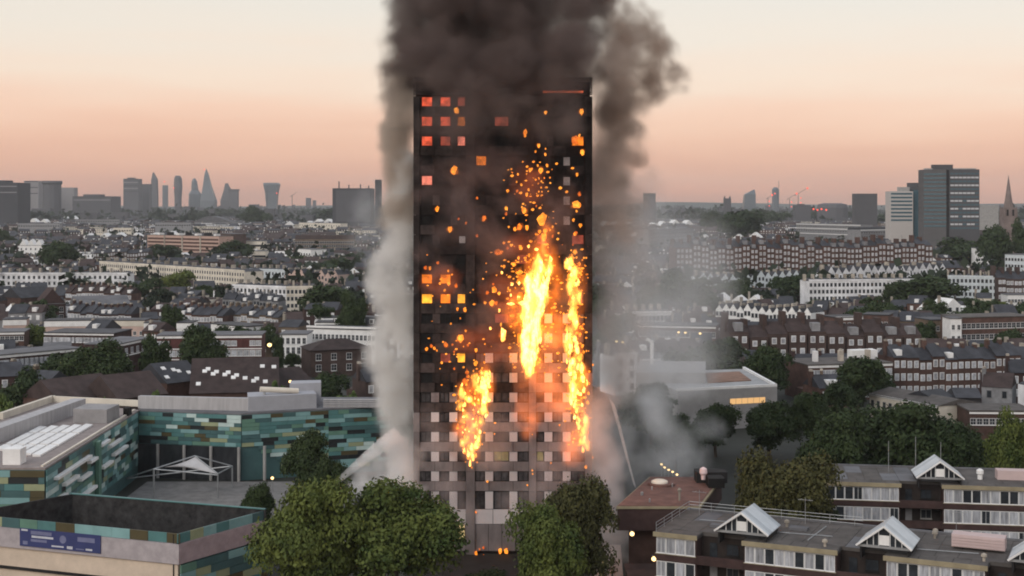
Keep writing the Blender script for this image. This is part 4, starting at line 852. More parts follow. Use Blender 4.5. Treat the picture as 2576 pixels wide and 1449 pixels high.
# pale terraces farther off
def terrace(label, uA, vA, uB, vB, z, n, style, wall, group, depth=10, roofm='slate', cat='house', scale=1.0, skipwin=0):
    """a row of n houses, each a thing of its own"""
    A, B = G(uA, vA, z), G(uB, vB, z); o_, rz, Ln = frame(A, B); take_row(A, B, depth); w = Ln / n
    d = (B - A) / n
    proto = house_proto(style, w, depth, z, wall, roofm)
    for i in range(n):
        p = A + d * i; e_ = nth(n - i) + ' from the smoke end' if p.x < 0 else nth(i + 1) + ' from the tower end'
        t = thing('terraced_house' if style != 'mansion' else 'mansion_house', label + ', ' + e_, cat, (p.x, p.y, 0), rz, group)
        for nm, me, kd in proto:
            if not (nm == 'dormer' and RND.random() < .6): put(nm, me, t, kind=kd)
        if style != 'stucco': t.scale = (1, 1, RND.uniform(.93, 1.07))
        HOUSES[0] += 1
HOUSES = [0]
_hp = {}
def house_proto(style, w, depth, z, wall, roofm='slate'):
    key = (style, round(w, 1), round(depth, 1), round(z, 1), wall, roofm)
    if key in _hp: return _hp[key]
    wl = mt[wall]; out = []
    out.append(('wall', MB().box(0, 0, 0, w, depth, z).mesh('wall', wl), None))
    fl = max(2, int(z / 3.1)); nc = max(2, round(w / 2.6)); mb = MB(); light = wall in ('brick', 'redbrick', 'darkbrick', 'stock')
    for k in range(fl):
        z0 = z - 2.5 - k * 3.1
        for c in range(nc):
            x = w * (c + .5) / nc; mb.box(x - .62, -.08, z0, x + .62, .02, z0 + 1.75, 0); mb.box(x - .45, -.11, z0 + .14, x + .45, -.075, z0 + 1.6, 1)
    out.append(('glazing', mb.mesh('glazing', [mt['frame'] if light else mt['greyrender'], WG if light else mt['glass']]), 'stuff'))
    if style == 'stucco':
        out.append(('parapet', MB().box(-.02, -.2, z + .01, w + .02, .3, z + .9).mesh('parapet', wl), None))
        out.append(('roof', MB().gable(0, w, .4, depth, z + .01, 1.3, 'y').mesh('roof', mt[roofm]), None))
        out.append(('chimney', MB().box(-.4, depth * .4, z, .4, depth * .62, z + 3.0).mesh('chimney', mt['pale']), None))
        out.append(('string_course', MB().box(0, -.18, z - 3.2, w, -.001, z - 2.95).mesh('string_course', wl), None))
    elif style == 'gabled':
        out.append(('gable', MB().gable(.3, w - .3, -.05, depth, z + .01, w * .55, 'y').mesh('gable', wl), None))
        out.append(('roof', MB().poly([(0, .1, z - .2), (0, depth, z - .2), (w / 2, depth, z + w * .55 + .25), (w / 2, .1, z + w * .55 + .25), (w, .1, z - .2), (w, depth, z - .2)], [(0, 3, 2, 1), (4, 5, 2, 3)]).mesh('roof', mt[roofm]), None))
        out.append(('chimney', MB().box(-.45, depth * .3, z, .45, depth * .6, z + w * .55 + 1).mesh('chimney', mt['pale']), None))
    elif style == 'mansion':
        for s in (.27, .73): out.append(('bay', MB().box(w * s - 1.3, -.9, 0, w * s + 1.3, -.01, z - .5).mesh('bay', wl), None))
        mb = MB()
        for k in range(fl):
            z0 = z - 2.8 - k * 3.4
            for s in (.27, .73):
                mb.box(w * s - .7, -.96, z0, w * s + .7, -.91, z0 + 1.8, 0); mb.box(w * s - .52, -1.0, z0 + .2, w * s + .52, -.955, z0 + 1.6, 1)
        out.append(('bay_glazing', mb.mesh('bay_glazing', [mt['frame'], WG]), 'stuff'))
        out.append(('roof', MB().gable(0, w, 0, depth, z + .01, 3.2, 'x').mesh('roof', mt[roofm]), None))
        out.append(('dormer', MB().box(w * .5 - 1.2, .2, z + .3, w * .5 + 1.2, 3, z + 2.6).mesh('dormer', mt['greyrender']), None))
        out.append(('chimney', MB().box(-.6, depth * .3, z, .6, depth * .65, z + 5.2).mesh('chimney', wl), None))
    else:
        out.append(('roof', MB().gable(0, w, -.3, depth + .3, z + .01, 2.8, 'x').mesh('roof', mt[roofm]), None))
        out.append(('chimney', MB().box(-.4, depth * .42, z, .4, depth * .58, z + 3.6).mesh('chimney', wl), None))
        out.append(('dormer', MB().box(w * .5 - .75, .4, z + .4, w * .5 + .75, 2.6, z + 1.8).mesh('dormer', mt['white']), None))
        out.append(('chimney_pot', MB().box(-.32, depth * .44, z + 3.61, .32, depth * .56, z + 4.05).mesh('chimney_pot', mt['pale']), None))
        out.append(('rear_wing', MB().box(.3, depth + .01, 0, w * .55, depth + 5, z * .72).mesh('rear_wing', wl), None))
    _hp[key] = out; return out
terrace('white house of the pale crescent below the round tree', -10, 690, 322, 690, 12.5, 13, 'stucco', 'stucco', 'pale crescent below the round dark tree', 12)
terrace('cream house of the long bright terrace', 250, 660, 615, 684, 13, 16, 'stucco', 'cream', 'long bright cream terrace', 12)
terrace('pale blue house ending the cream terrace', 616, 679, 716, 682, 12.5, 6, 'stucco', 'blueish', 'short pale blue row', 11)
terrace('white house in the row above the dark tree', 584, 720, 720, 725, 12, 7, 'stucco', 'stucco', 'white row above the dark tree', 11)
terrace('cream house carrying on the white row', 720, 725, 800, 724, 12, 4, 'stucco', 'cream', 'cream end of the white row', 11)
terrace('pinkish gabled house in the gabled row near the smoke', 716, 690, 850, 694, 11, 8, 'gabled', 'pink', 'pinkish gabled row', 12)
terrace('red brick house in the row beside the pink slab', 236, 636, 374, 636, 12, 10, 'brick', 'redbrick', 'red row below the pink slab', 12)
terrace('brown house of the row under the white parapets', 420, 790, 560, 795, 8.5, 9, 'brick', 'brick', 'brown row under the parapets', 10)
terrace('yellow brick house above the red maisonettes', 560, 790, 700, 797, 8.5, 9, 'brick', 'stock', 'yellow brick row above the maisonettes', 10)
terrace('dark brick house in front of the white parapets', 170, 786, 330, 790, 8, 10, 'brick', 'darkbrick', 'dark row before the parapets', 9)
terrace('brick house right under the pale crescent', 165, 735, 330, 738, 9, 12, 'brick', 'brick', 'row under the pale crescent', 9, 'tile')
terrace('grey house in the row of small slate roofs', 560, 755, 700, 757, 9, 9, 'brick', 'greyrender', 'grey row of small slate roofs', 9)
pk = block('long pinkish office slab with stacked dark window strips', 371, 591, 551, 595, 21, 16, M('pinkish_concrete', (.52, .36, .30), var=.1), roofm='felt', name='office_slab', cat='office block')
Lp = (G(551, 595, 21) - G(371, 591, 21)).length
for k in range(6):
    for q in range(4): part(pk, 'window_strip', MB().box(Lp * q / 4 + .9, -.15, 17.2 - k * 3.2, Lp * (q + 1) / 4 - .9, -.01, 18.9 - k * 3.2), mt['pink'] if k % 3 == 5 else mt['brick'])
for q in (1, 2, 3): part(pk, 'stair_tower', MB().box(Lp * q / 4 - .8, -.5, 0, Lp * q / 4 + .8, -.01, 21.2), mt['pale'])
for q in range(7): part(pk, 'roof_unit', MB().box(Lp * (.1 + q * .13), 4, 21.3, Lp * (.1 + q * .13) + (3 + q % 3), 9, 23 + (q % 2)), mt['dark'] if q % 2 else mt['white'])
block('maroon brick block standing against the pink slab', 551, 587, 582, 589, 22, 14, 'redbrick', [(17, 2), (12, 2)], 5, 1.5, glaz=1)
ah = thing('arched_hall', 'wide hall with a shallow curved pale roof before the trees', 'hall', G(490, 586, 0).xy.to_3d()); A_ = G(490, 582, 0); Wd = 115 / F * A_.y; ah.location = (A_.x, A_.y, 0); take(A_.x, A_.x + Wd, A_.y, A_.y + 60)
part(ah, 'wall', MB().box(0, 0, 0, Wd, 40, 17), mt['greyrender']); mb = MB(); pts = [(Wd * t, 17.02 + 12 * math.sin(math.pi * min(1, t * 1.25) ** .9) * (1 - t * .3)) for t in [i / 12 for i in range(13)]]
for (x0, z0), (x1, z1) in zip(pts, pts[1:]): mb.face([(x0, -1, z0), (x1, -1, z1), (x1, 42, z1), (x0, 42, z0)]); mb.face([(x0, -1, 17.01), (x1, -1, 17.01), (x1, -1, z1), (x0, -1, z0)])
part(ah, 'roof', mb, mt['lead'])
wv = block('white villa with three small gables before the round dark tree', 48, 618, 107, 618, 13, 14, 'white', [(9, 2), (5, 2)], 5, 1.3, roofm='lead', glaz=1, name='villa', cat='house')
Lw = (G(107, 618, 13) - G(48, 618, 13)).length
for q in range(3): part(wv, 'gable', MB().gable(Lw * q / 3 + .3, Lw * (q + 1) / 3 - .3, 0, 10, 13.31, 5, 'y'), mt['white'])
for lab, u0, v0, u1, v1, z, w in (('cream flat roofed block above the tree beside the pink slab', 610, 607, 665, 607, 15, 'cream'), ('small bright cream box among the brown roofs', 634, 632, 668, 632, 12, 'cream'), ('bright white low block in front of the long brown flats', 749, 626, 782, 628, 12, 'white'), ('long pale roof strip just under the skyline trees', 752, 560, 856, 562, 18, 'cream'), ('cream house on the skyline of brown terraces', 285, 573, 330, 573, 16, 'cream'), ('pale office block behind the brown terraces', 45, 562, 150, 562, 20, 'greyrender'), ('long grey shed roof under the skyline trees', 190, 552, 300, 552, 20, 'greyrender'), ('grey flat roofed block beside the curved roof', 390, 560, 480, 560, 22, 'greyrender')):
    block(lab, u0, v0, u1, v1, z, 14, w, [(z - 5, 1.8)], max(4, int((u1 - u0) / 6)), 2.2, mt['dark'], roofm='lead', glaz=1)
lb = block('long brown flats with a maroon roof beside the drifting smoke', 742, 602, 890, 602, 16, 16, 'stock', [(12, 2), (8.6, 2), (5.2, 2)], 26, 2.2, roof='mansard', roofm='tile', rise=4, glaz=1)
# ------------------------------------------------------------------ right side, near to far
lc = thing('leisure_centre', 'broad flat roofed pale hall with a warm lit window strip', 'sports hall', (0, 0, 0)); take(20, 66, 300, 350)
a_, b_, c_, d_ = G(1705, 982, 9), G(1955, 970, 9), G(1874, 926, 9), G(1600, 934, 9); lc.location = (a_.x, a_.y, 0)
lp = lambda p: (p.x - a_.x, p.y - a_.y)
LC = M('pale_concrete_hall', (.29, .285, .285), var=.15, scale=.3)
part(lc, 'wall', MB().prism([lp(a_), lp(b_), lp(c_), lp(d_)], 0, 8.6), LC)
part(lc, 'roof', MB().prism([lp(a_), lp(b_), lp(c_), lp(d_)], 8.61, 8.8), M('pale_roof_membrane', (.34, .34, .345), var=.2, scale=.3))
for p, q in ((a_, b_), (b_, c_)):
    mb = MB(); wallbox(mb, lp(p), lp(q), .6, 8.81, 9.35); part(lc, 'roof_edge', mb, mt['white'])
q1, q2, q3, q4 = G(1780, 962, 9), G(1890, 956, 9), G(1860, 934, 9), G(1775, 938, 9); part(lc, 'gravel_bay', MB().prism([lp(q1), lp(q2), lp(q3), lp(q4)], 8.81, 9.0), M('reddish_gravel', (.24, .14, .10), var=.3))
q1, q2, q3, q4 = G(1600, 962, 9), G(1775, 962, 9), G(1775, 932, 9), G(1610, 930, 9); part(lc, 'raised_hall', MB().prism([lp(q1), lp(q2), lp(q3), lp(q4)], 8.81, 11.2), LC)
Lb = (b_ - a_); u_ = Lb.normalized(); mb = MB(); s0, s1 = a_ + Lb * .52 - u_.orthogonal() * 0, a_ + Lb * .88
n_ = Vector((u_.y, -u_.x, 0)) * .06
mb2 = MB()
for i in range(6):
    p, q = s0 + (s1 - s0) * (i / 6) + n_, s0 + (s1 - s0) * ((i + .93) / 6) + n_
    part(lc, 'lit_window', MB().prism([lp(p), lp(q), lp(q - n_ * .8), lp(p - n_ * .8)], 5.4, 6.6), E_('hall_light', (1, .58, .24), .85) if 'hall_light' not in bpy.data.materials else bpy.data.materials['hall_light'])
r2 = block('three storey brown flats with three crisp white bands', 2034, 920, 2244, 914, 9.0, 14, 'brick', [(6.2, 1.6), (3.4, 1.7), (.8, 1.5)], 15, 1.5, mt['frame'], WG, bands=[(8.4, .7), (5.55, .35), (2.75, .35)], roofm='felt', wstyle='two')
for x, m_ in ((4, 'white'), (11, 'pale'), (18.5, 'pale')): part(r2, 'roof_stack', MB().box(x, 5, 9.3, x + 1, 6.4, 12), mt[m_])
part(r2, 'tank_room', MB().box(16, 8, 9.31, 23, 11, 11.6), mt['white'])
terrace('brick house with tan chimney beside the banded flats', 2248, 905, 2600, 897, 9.3, 11, 'brick', 'brick', 'terrace beside the banded flats', 9)
terrace('red brick mansion house behind the flat hall', 1835, 842, 2318, 838, 11.5, 10, 'mansion', 'redbrick', 'mansion row behind the flat hall', 12, 'tile')
block('smoky brick terrace beside lit street lamps', 1606, 818, 1800, 822, 11, 11, 'brick', [(7.5, 1.8), (4.3, 1.8)], 18, 1.3, bands=[(10.4, .5)], roofm='slate', name='terrace', cat='terrace')
for i, (u, v) in enumerate(((1707, 836), (1724, 837), (1761, 839), (1551, 859), (1566, 861))):
    p = P(u, v, 385); l_ = thing('street_lamp', 'lit street lamp, ' + ('middle', 'right-hand', 'farthest right', 'leftmost', 'second from left')[i] + ' of those before the smoky brick terrace', 'lamp', (p.x, p.y, 0), 0, 'lamps by the smoky terrace'); part(l_, 'post', MB().tube((0, 0, 0), (0, 0, p.z), .1, .07, 6), mt['metal']); part(l_, 'lantern', MB().lathe([(.1, -.25), (.33, -.12), (.33, .12), (.1, .25)], (0, 0, p.z), 10), LAMP)
fl = thing('flue_pipe', 'tall white flue pipe bent at the top beside the flat hall', 'pipe', G(1640, 925, 0)); A_ = P(1640, 911, 330); fl.location = (A_.x, A_.y, 0); zt = P(1640, 862, 330).z
part(fl, 'pipe', MB().tube((0, 0, 0), (0, 0, zt), .45, .45, 10), mt['white']); part(fl, 'bend', MB().tube((.2, 0, zt), (-1.4, 0, zt + .9), .45, .42, 10), mt['white'])
block('narrow white wall of a house with stacked windows beside a dark tree', 2391, 802, 2419, 802, 14, 8, 'white', [(10.6, 1.6), (7.2, 1.6), (3.8, 1.6)], 2, 1.0, name='tall_house', cat='house')
block('brown flats beside the narrow white wall', 2420, 800, 2600, 796, 14, 12, 'brick', [(10.6, 1.7), (7.2, 1.7), (3.8, 1.7)], 16, 1.4, roofm='felt')
block('old brick house carrying a white scrolled parapet', 2340, 806, 2391, 805, 12, 10, 'stock', [(8.6, 1.6)], 4, 1.2, roofm='slate', name='house', cat='house')
ch = block('cream low building with a row of openings under a sloping dark roof', 2188, 990, 2358, 1022, 6.0, 12, 'cream', [(3.2, 1.5)], 11, 1.0, mt['greyrender'], roof='gable', roofm='felt', rise=1.2, bands=[(5.6, .5)])
block('small house with a single sloping slate roof and a white panel', 2405, 1000, 2468, 1001, 6.5, 9, M('blackened_boards', (.03, .028, .03)), [(3.0, 2.4)], 2, 1.6, mt['white'], mt['white'], roof='gable', roofm='slate', rise=1.6, name='house', cat='house')
block('low brick wing of the house with the sloping slate roof', 2350, 1006, 2402, 1000, 6.3, 8, 'stock', [(3.2, 1.5)], 3, 1.0, roof='gable', roofm='slate', rise=1.6, name='house', cat='house')
block('low dark roofed building showing behind the tall dark trees', 2440, 1035, 2600, 1036, 6, 10, 'brick', [(3.2, 1.4)], 10, 1.2, bands=[(5.5, .4)], roofm='felt')
terrace('white house in the row of slate butterfly roofs', 1800, 775, 2040, 790, 10, 13, 'gabled', 'white', 'butterfly roofed row', 9)
terrace('white house in the short row next to the smoke', 1590, 790, 1690, 788, 11, 5, 'stucco', 'white', 'white row next to the smoke', 10)
block('house with a white crescent-topped parapet among the trees', 2103, 800, 2170, 798, 12, 9, 'brick', [(8.8, 1.6)], 5, 1.2, bands=[(11.2, 1.2)], roofm='slate', name='house', cat='house')
block('brown brick house joined to the one with the white parapet', 2171, 792, 2235, 794, 12.5, 10, 'brick', [(8.8, 1.6), (5.4, 1.6)], 5, 1.2, roofm='slate', name='house', cat='house')
terrace('white house of the long terrace among trees', 2035, 708, 2300, 706, 14, 13, 'stucco', 'stucco', 'long white terrace among the trees', 12)
terrace('bluish white house with dark windows', 2384, 697, 2508, 699, 15, 6, 'stucco', 'blueish', 'bluish white terrace', 12)
terrace('brick house at the end of the bluish terrace', 2509, 700, 2590, 700, 15, 4, 'mansion', 'redbrick', 'brick end of the bluish terrace', 12)
terrace('pale gabled house under the dark mansions', 2082, 688, 2380, 676, 12, 17, 'gabled', 'stucco', 'gabled row under the mansions', 9)
terrace('pale gabled house in the hazy row', 1760, 700, 2030, 694, 11, 15, 'gabled', 'blueish', 'hazy gabled row near the smoke', 9)
terrace('tall dark brick mansion beneath the tower blocks', 1700, 622, 2345, 618, 23.5, 32, 'mansion', 'brick', 'dark mansion row beneath the tower blocks', 14)
block('white hazy terrace half lost in the smoke', 1632, 578, 1745, 574, 24, 14, 'greyrender', [(19, 2), (15, 2), (11, 2)], 22, 2.0, glaz=1, name='terrace', cat='terrace')
block('white two-tiered terrace above the dark mansions', 2003, 562, 2165, 566, 26, 16, 'greyrender', [(22, 2.2), (17, 2.2)], 26, 2.4, mt['white'], bands=[(25, 1.3), (20.2, .8), (14, .8)], glaz=1, name='terrace', cat='terrace')
block('long pale flats carrying on from the two-tiered terrace', 2165, 578, 2320, 575, 24, 16, 'greyrender', [(20, 2), (16, 2)], 26, 2.2, mt['white'], bands=[(23, 1.0)], glaz=1, roof='mansard', roofm='slate')
block('white house with pointed roofs beside the big dark tree', 2460, 625, 2495, 625, 18, 14, 'white', [(13, 2), (9, 2)], 5, 1.6, glaz=1, name='house', cat='house')
block('tall white house at the picture edge under the church', 2528, 640, 2590, 642, 18, 14, 'blueish', [(14, 2), (10, 2), (6, 2)], 8, 1.7, glaz=1, name='house', cat='house')
block('white cottage group above the dark mansion end', 2470, 597, 2510, 598, 22, 14, 'white', [(17, 2)], 5, 1.8, glaz=1, name='house', cat='house')
block('bright flat roof in front of the bluish terrace', 2535, 742, 2600, 742, 8, 9, 'white', [(4.5, 1.6)], 8, 1.3, roofm='lead')
# church with a stone spire
Yc = 1000.0; pc = P(2537, 560, Yc); chs = thing('church', 'stone church tower carrying a tall needle spire', 'church', (pc.x, Yc, 0)); take(pc.x - 15, pc.x + 15, Yc - 10, Yc + 40)
ST = M('grey_church_stone', (.20, .16, .15), var=.25, scale=.15)
part(chs, 'tower', MB().box(-5, -5, 0, 5, 5, 40), ST); part(chs, 'belfry', MB().box(-3.9, -3.9, 40.02, 3.9, 3.9, 47), ST)
part(chs, 'spire', MB().lathe([(3.6, 47.02), (2.4, 54), (.12, 70)], n=8), ST)
for a in (-1, 1):
    for b in (-1, 1): part(chs, 'pinnacle', MB().lathe([(.8, 40.02), (.7, 44), (.05, 49)], (a * 4.3, b * 4.3, 0), 6), ST)
for x in (-2, 2): part(chs, 'belfry_opening', MB().box(x - .7, -3.95, 41, x + .7, -3.91, 45.5), mt['dark']); 
part(chs, 'nave', MB().box(-6, 5.1, 0, 6, 34, 15), ST); part(chs, 'nave_roof', MB().gable(-6.5, 6.5, 5.1, 34.5, 15.02, 8, 'y'), mt['slate'])
# slab towers on the right
def slab_tower(label, u0, u1, vt, Y, depth, wall, base=0.0, name='tower_block', cat='tower block'):
    a, b = P(u0, vt, Y), P(u1, vt, Y); r = thing(name, label, cat, (a.x, Y, 0)); take(a.x, b.x, Y, Y + depth)
    part(r, 'wall', MB().box(0, 0, 0, b.x - a.x, depth, a.z), wall if not isinstance(wall, str) else mt[wall]); return r, b.x - a.x, a.z
TC = M('tower_concrete', (.085, .085, .092), var=.12, scale=.05); 
t1, w_, h_ = slab_tower('tall grey office tower with a grid of pale spandrels, highest on its skyline', 2382, 2464, 426, 1250, 16, TC)
part(t1, 'side_wing', MB().poly([(-18.4, 9, 0), (0, .02, 0), (0, 16, 0), (-18.4, 25, 0), (-18.4, 9, h_), (0, .02, h_), (0, 16, h_), (-18.4, 25, h_)], [(0, 1, 5, 4), (1, 2, 6, 5), (2, 3, 7, 6), (3, 0, 4, 7), (4, 5, 6, 7)]), M('tower_side_stone', (.105, .102, .105), var=.12, scale=.05))
part(t1, 'roof_plant', MB().box(-10, 8, h_ + .01, 8, 14, h_ + 4.5), TC); part(t1, 'roof_rail', MB().box(-18, 9, h_ + .01, w_, 9.3, h_ + 1.2), mt['metal'])
part(t1, 'dark_shaft', MB().box(-.5, -.25, 0, 2.0, -.01, h_ - .5), mt['dark'])
for k in range(15):
    z0 = h_ - 4.6 - k * 3.5
    for c in range(7):
        x = 3.2 + c * (w_ - 3.4) / 7; part(t1, 'spandrel_panel' if False else 'window', MB().box(x, -.12, z0, x + (w_ - 3.4) / 7 - .5, -.01, z0 + 1.5), mt['steel'] if (k % 2 == 1 and RND.random() < .85) else mt['bglass'])
for k in range(14): part(t1, 'side_band', MB().poly([(-18.2, 8.72, h_ - 5 - k * 3.6), (-.6, .1, h_ - 5 - k * 3.6), (-.6, .1, h_ - 3.4 - k * 3.6), (-18.2, 8.72, h_ - 3.4 - k * 3.6), (-18.2, 8.9, h_ - 5 - k * 3.6), (-.6, .3, h_ - 5 - k * 3.6), (-.6, .3, h_ - 3.4 - k * 3.6), (-18.2, 8.9, h_ - 3.4 - k * 3.6)], [(0, 1, 2, 3), (3, 2, 6, 7), (0, 4, 5, 1)]), mt['bglass'])
t2, w_, h_ = slab_tower('white slab striped by dark floors next to the tall grey tower', 2240, 2297, 481, 1330, 18, M('white_slab_panels', (.50, .47, .45), var=.08))
for k in range(8): part(t2, 'window_strip', MB().box(.5, -.12, h_ - 3.3 - k * 3.6, w_ - .8, -.01, h_ - 1.6 - k * 3.6), mt['bglass'])
part(t2, 'roof_plant', MB().box(w_ * .45, 4, h_ + .01, w_ * .9, 12, h_ + 4), mt['concrete'])
t3, w_, h_ = slab_tower('dark teal sided tower between the white slab and the tall grey tower', 2298, 2330, 478, 1335, 16, M('teal_tower', (.05, .10, .125), var=.1)); part(t3, 'core', MB().box(-3, 3, h_ + .01, 7, 12, h_ + 7), TC)
slab_tower('plain dark block alone on the skyline beside the white slab', 2153, 2207, 487, 2200, 25, TC)
slab_tower('hazy rounded block on the skyline behind the church spire', 2466, 2512, 516, 1900, 25, 'concrete')

# ------------------------------------------------------------------ skyline
SKYM = M('skyline_grey', (.10, .10, .11), var=.1, scale=.01); SKYB = M('skyline_blue_glass', (.13, .15, .17), var=.08, scale=.01, rough=.4); SKYD = M('skyline_dark', (.06, .062, .07), var=.12, scale=.02); SKYP = M('skyline_pale', (.26, .25, .26), var=.1, scale=.01)
REDL = E_('aviation_red', (1, .12, .07), 1.7)
def sky_tower(label, prof, Y, mat, n=4, cat='skyscraper', name='skyscraper', cap=None, red=()):
    """prof: (u centre, half width, v) from the top down"""
    u0 = prof[-1][0]; b = P(u0, HV, Y); r = thing(name, label, cat, (b.x, Y, 0)); mb = MB(); hw = []
    for u, w, v in prof: hw.append(((u - u0) / F * Y, max(.4, w / F * Y), P(0, v, Y).z))
    hw.append((hw[-1][0], hw[-1][1], 0.0)); i = 0
    for x, w, z in hw:
        d = w if n != 4 else w * .9
        if n == 4: ring = [(x - w, -d, z), (x + w, -d, z), (x + w, d, z), (x - w, d, z)]
        else: ring = [(x + w * math.cos(t), d * math.sin(t), z) for t in [2 * math.pi * k / n for k in range(n)]]
        mb.v += ring
    for a in range(len(hw) - 1):
        for k in range(n):
            j = (k + 1) % n; mb.f.append((a * n + k, (a + 1) * n + k, (a + 1) * n + j, a * n + j)); mb.m.append(0)
    mb.f.append(tuple(range(n))); mb.m.append(0)
    part(r, 'shaft', mb, mat)
    for k in range(3):
        x, w, z = hw[0]
    for (u, v) in red:
        p = P(u, v, Y); part(r, 'warning_light', MB().lathe([(.1, -3), (2.8, -1.5), (2.8, 1.5), (.1, 3)], ((p.x - b.x), -hw[-1][1] - 6, p.z), 8), REDL)
    return r, mat
def sky_box(label, u0, u1, vt, Y, mat, strips=0, roof=None, **k):
    r, _ = sky_tower(label, [((u0 + u1) / 2, (u1 - u0) / 2, vt)], Y, mat, **k)
    w = (u1 - u0) / F * Y; z = P(0, vt, Y).z
    if roof: part(r, 'roof_plant', MB().box(-w * .3, -w * .2, z + .01, w * .15, w * .2, z + roof / F * Y), mat)
    for s in range(strips): part(r, 'window_strip', MB().box(-w * .47, -w * .45 - .4, z - (2 + s * 5) / F * Y * 1.5, w * .47, -w * .45 - .02, z - (s * 5) / F * Y * 1.5 - .5), SKYP if s % 2 else SKYD)
    return r
sky_box('dark block nearest the picture edge, with a small bright sign light', -40, 61, 460, 2600, SKYD, 5, 6, name='office_block', cat='office block')
sky_box('pale tower beside the dark edge block', 66, 102, 455, 4200, SKYP, 5, name='office_tower', cat='tower'); sky_tower('broad dark drum tower with a cornice', [(131, 25, 455), (131, 26, 461), (131, 23, 464), (131, 23, 480)], 3800, SKYM, 12, 'tower', 'drum_tower')
sky_box('lower pale block right beside the drum tower', 158, 191, 472, 4300, SKYP, 0, name='office_block', cat='office block')
sky_box('long low dark block on the horizon between two clusters', 196, 292, 494, 4000, SKYM, 2, 5, name='office_block', cat='office block')
sky_box('broad grey tower starting the city cluster', 315, 353, 450, 5200, SKYM, 5, 3, name='office_tower', cat='tower'); sky_box('grey block joined to the broad grey tower', 352, 379, 463, 5300, SKYM, 0, name='office_block', cat='office block')
sky_tower('slim tower with a slanting pointed top', [(386, 1.5, 434), (389, 7, 452), (389, 8, 500)], 6300, SKYM, 4)
sky_tower('small plain tower with a red glow above it', [(416, 6, 466), (416, 6, 500)], 6300, SKYB, 4, red=((416, 457),))
sky_tower('bulging round tower with red lights on its side', [(447, 6, 442), (448, 10, 450), (448, 11, 470), (448, 9, 500)], 6200, SKYM, 10, red=((440, 473),))
sky_tower('stepped domed tower widening to its base', [(489, 3, 449), (489, 7, 457), (490, 9, 478), (491, 16, 488), (492, 18, 508)], 6300, SKYB, 8)
sky_tower('tallest slender pyramid tower tapering to a needle point', [(519, .6, 425), (520, 5, 440), (522, 10, 470), (525, 18, 505)], 6000, SKYB, 4, red=((519, 427),))
sky_tower('short leaning wedge tower behind the low roofs', [(570, 3, 461), (573, 9, 480), (571, 14, 505)], 6300, SKYM, 4)
sky_tower('squat tower flaring outward at its top', [(588, 13, 476), (588, 11, 482), (588, 11, 508)], 6200, SKYM, 4)
sky_tower('stout tower curved and widening toward its top', [(683, 17, 460), (684, 19, 464), (684, 15, 485), (684, 13, 512)], 6000, SKYB, 4, red=((699, 486),))
sky_tower('twin tiny tower far along the horizon', [(776, 6, 498)], 7000, SKYM, 4); sky_tower('tiniest tower beside the twin tower', [(791, 4, 504)], 7000, SKYM, 4)
r = sky_box('wide dark office block with masts, next to the smoke', 842, 938, 474, 2400, SKYD, 0, name='office_block', cat='office block')
for dx, hh in ((-25, 12), (-8, 6), (12, 7), (26, 5)): part(r, 'roof_mast', MB().box(dx - .9, -5, P(0, 474, 2400).z, dx + .9, -3, P(0, 474, 2400).z + hh), SKYD)
part(r, 'front_panel', MB().box(-27, -30.2, 20, 31, -29.9, P(0, 479, 2400).z), SKYM)
sky_box('dark rooftop tower poking out beside the smoke column', 944, 960, 452, 2300, SKYD, 0, name='office_tower', cat='tower')
sky_box('hazy block standing inside the brown smoke', 1619, 1648, 486, 2600, SKYM, 0, name='office_block', cat='office block')
ct = sky_box('old church tower with four corner pinnacles on the horizon', 1821, 1838, 499, 3200, SKYM, 0, name='church_tower', cat='church tower')
for a in (-1, 1):
    for b in (-1, 1): part(ct, 'pinnacle', MB().lathe([(1.4, P(0, 499, 3200).z), (.1, P(0, 494, 3200).z + 2)], (a * 6, b * 6, 0), 6), SKYM)
sky_tower('glass tower with a sharply slanted roof', [(1897, 1.2, 477), (1886, 13, 489), (1884, 15, 520)], 4500, SKYB, 4)
rt_, _ = sky_tower('round topped tower carrying a thin mast', [(1951, 4, 471), (1951, 9, 476), (1951, 9, 525)], 5200, SKYB, 10, red=((1947, 487),)); part(rt_, 'mast', MB().tube((12, 0, P(0, 473, 5200).z), (12, 0, P(0, 455, 5200).z), 1.0, .6, 6), SKYM)
sky_box('low dark block under construction cranes', 1998, 2036, 516, 3000, SKYM, 0, 3, name='office_block', cat='office block')
sky_tower('wide low domed hall on the horizon', [(2094, 22, 511), (2094, 36, 514), (2094, 39, 522)], 3200, SKYM, 12, 'hall', 'domed_hall')
for i, (u, vt, jib, lab) in enumerate(((1986, 500, 14, 'thin crane beside the round topped tower'), (2008, 490, 18, 'taller crane above the low dark block'), (1932, 498, 8, 'small crane left of the round topped tower'), (735, 492, 10, 'thin crane alone on the horizon near the smoke'), (672, 470, 0, 'mast-like crane near the stout curved tower'))):
    Yk = 4200; p = P(u, vt, Yk); cr = thing('tower_crane', lab, 'crane', (p.x, Yk, 0)); part(cr, 'mast', MB().tube((0, 0, 0), (0, 0, p.z), 1.1, 1.0, 4), SKYM)
    if jib: part(cr, 'jib', MB().tube((-jib * .6, 0, p.z - 3), (jib * 1.5, 0, p.z + jib * 1.1), .9, .5, 4), SKYM)
    if i < 3:
        part(cr, 'warning_light', MB().lathe([(.1, -3), (2.6, -1.5), (2.6, 1.5), (.1, 3)], (jib * 1.5, -3, p.z + jib * 1.1), 8), REDL)
        for dv_ in (10, 24): part(cr, 'warning_light', MB().lathe([(.1, -2), (1.9, -1), (1.9, 1), (.1, 2)], (jib * .4, -3, p.z - dv_), 8), REDL)
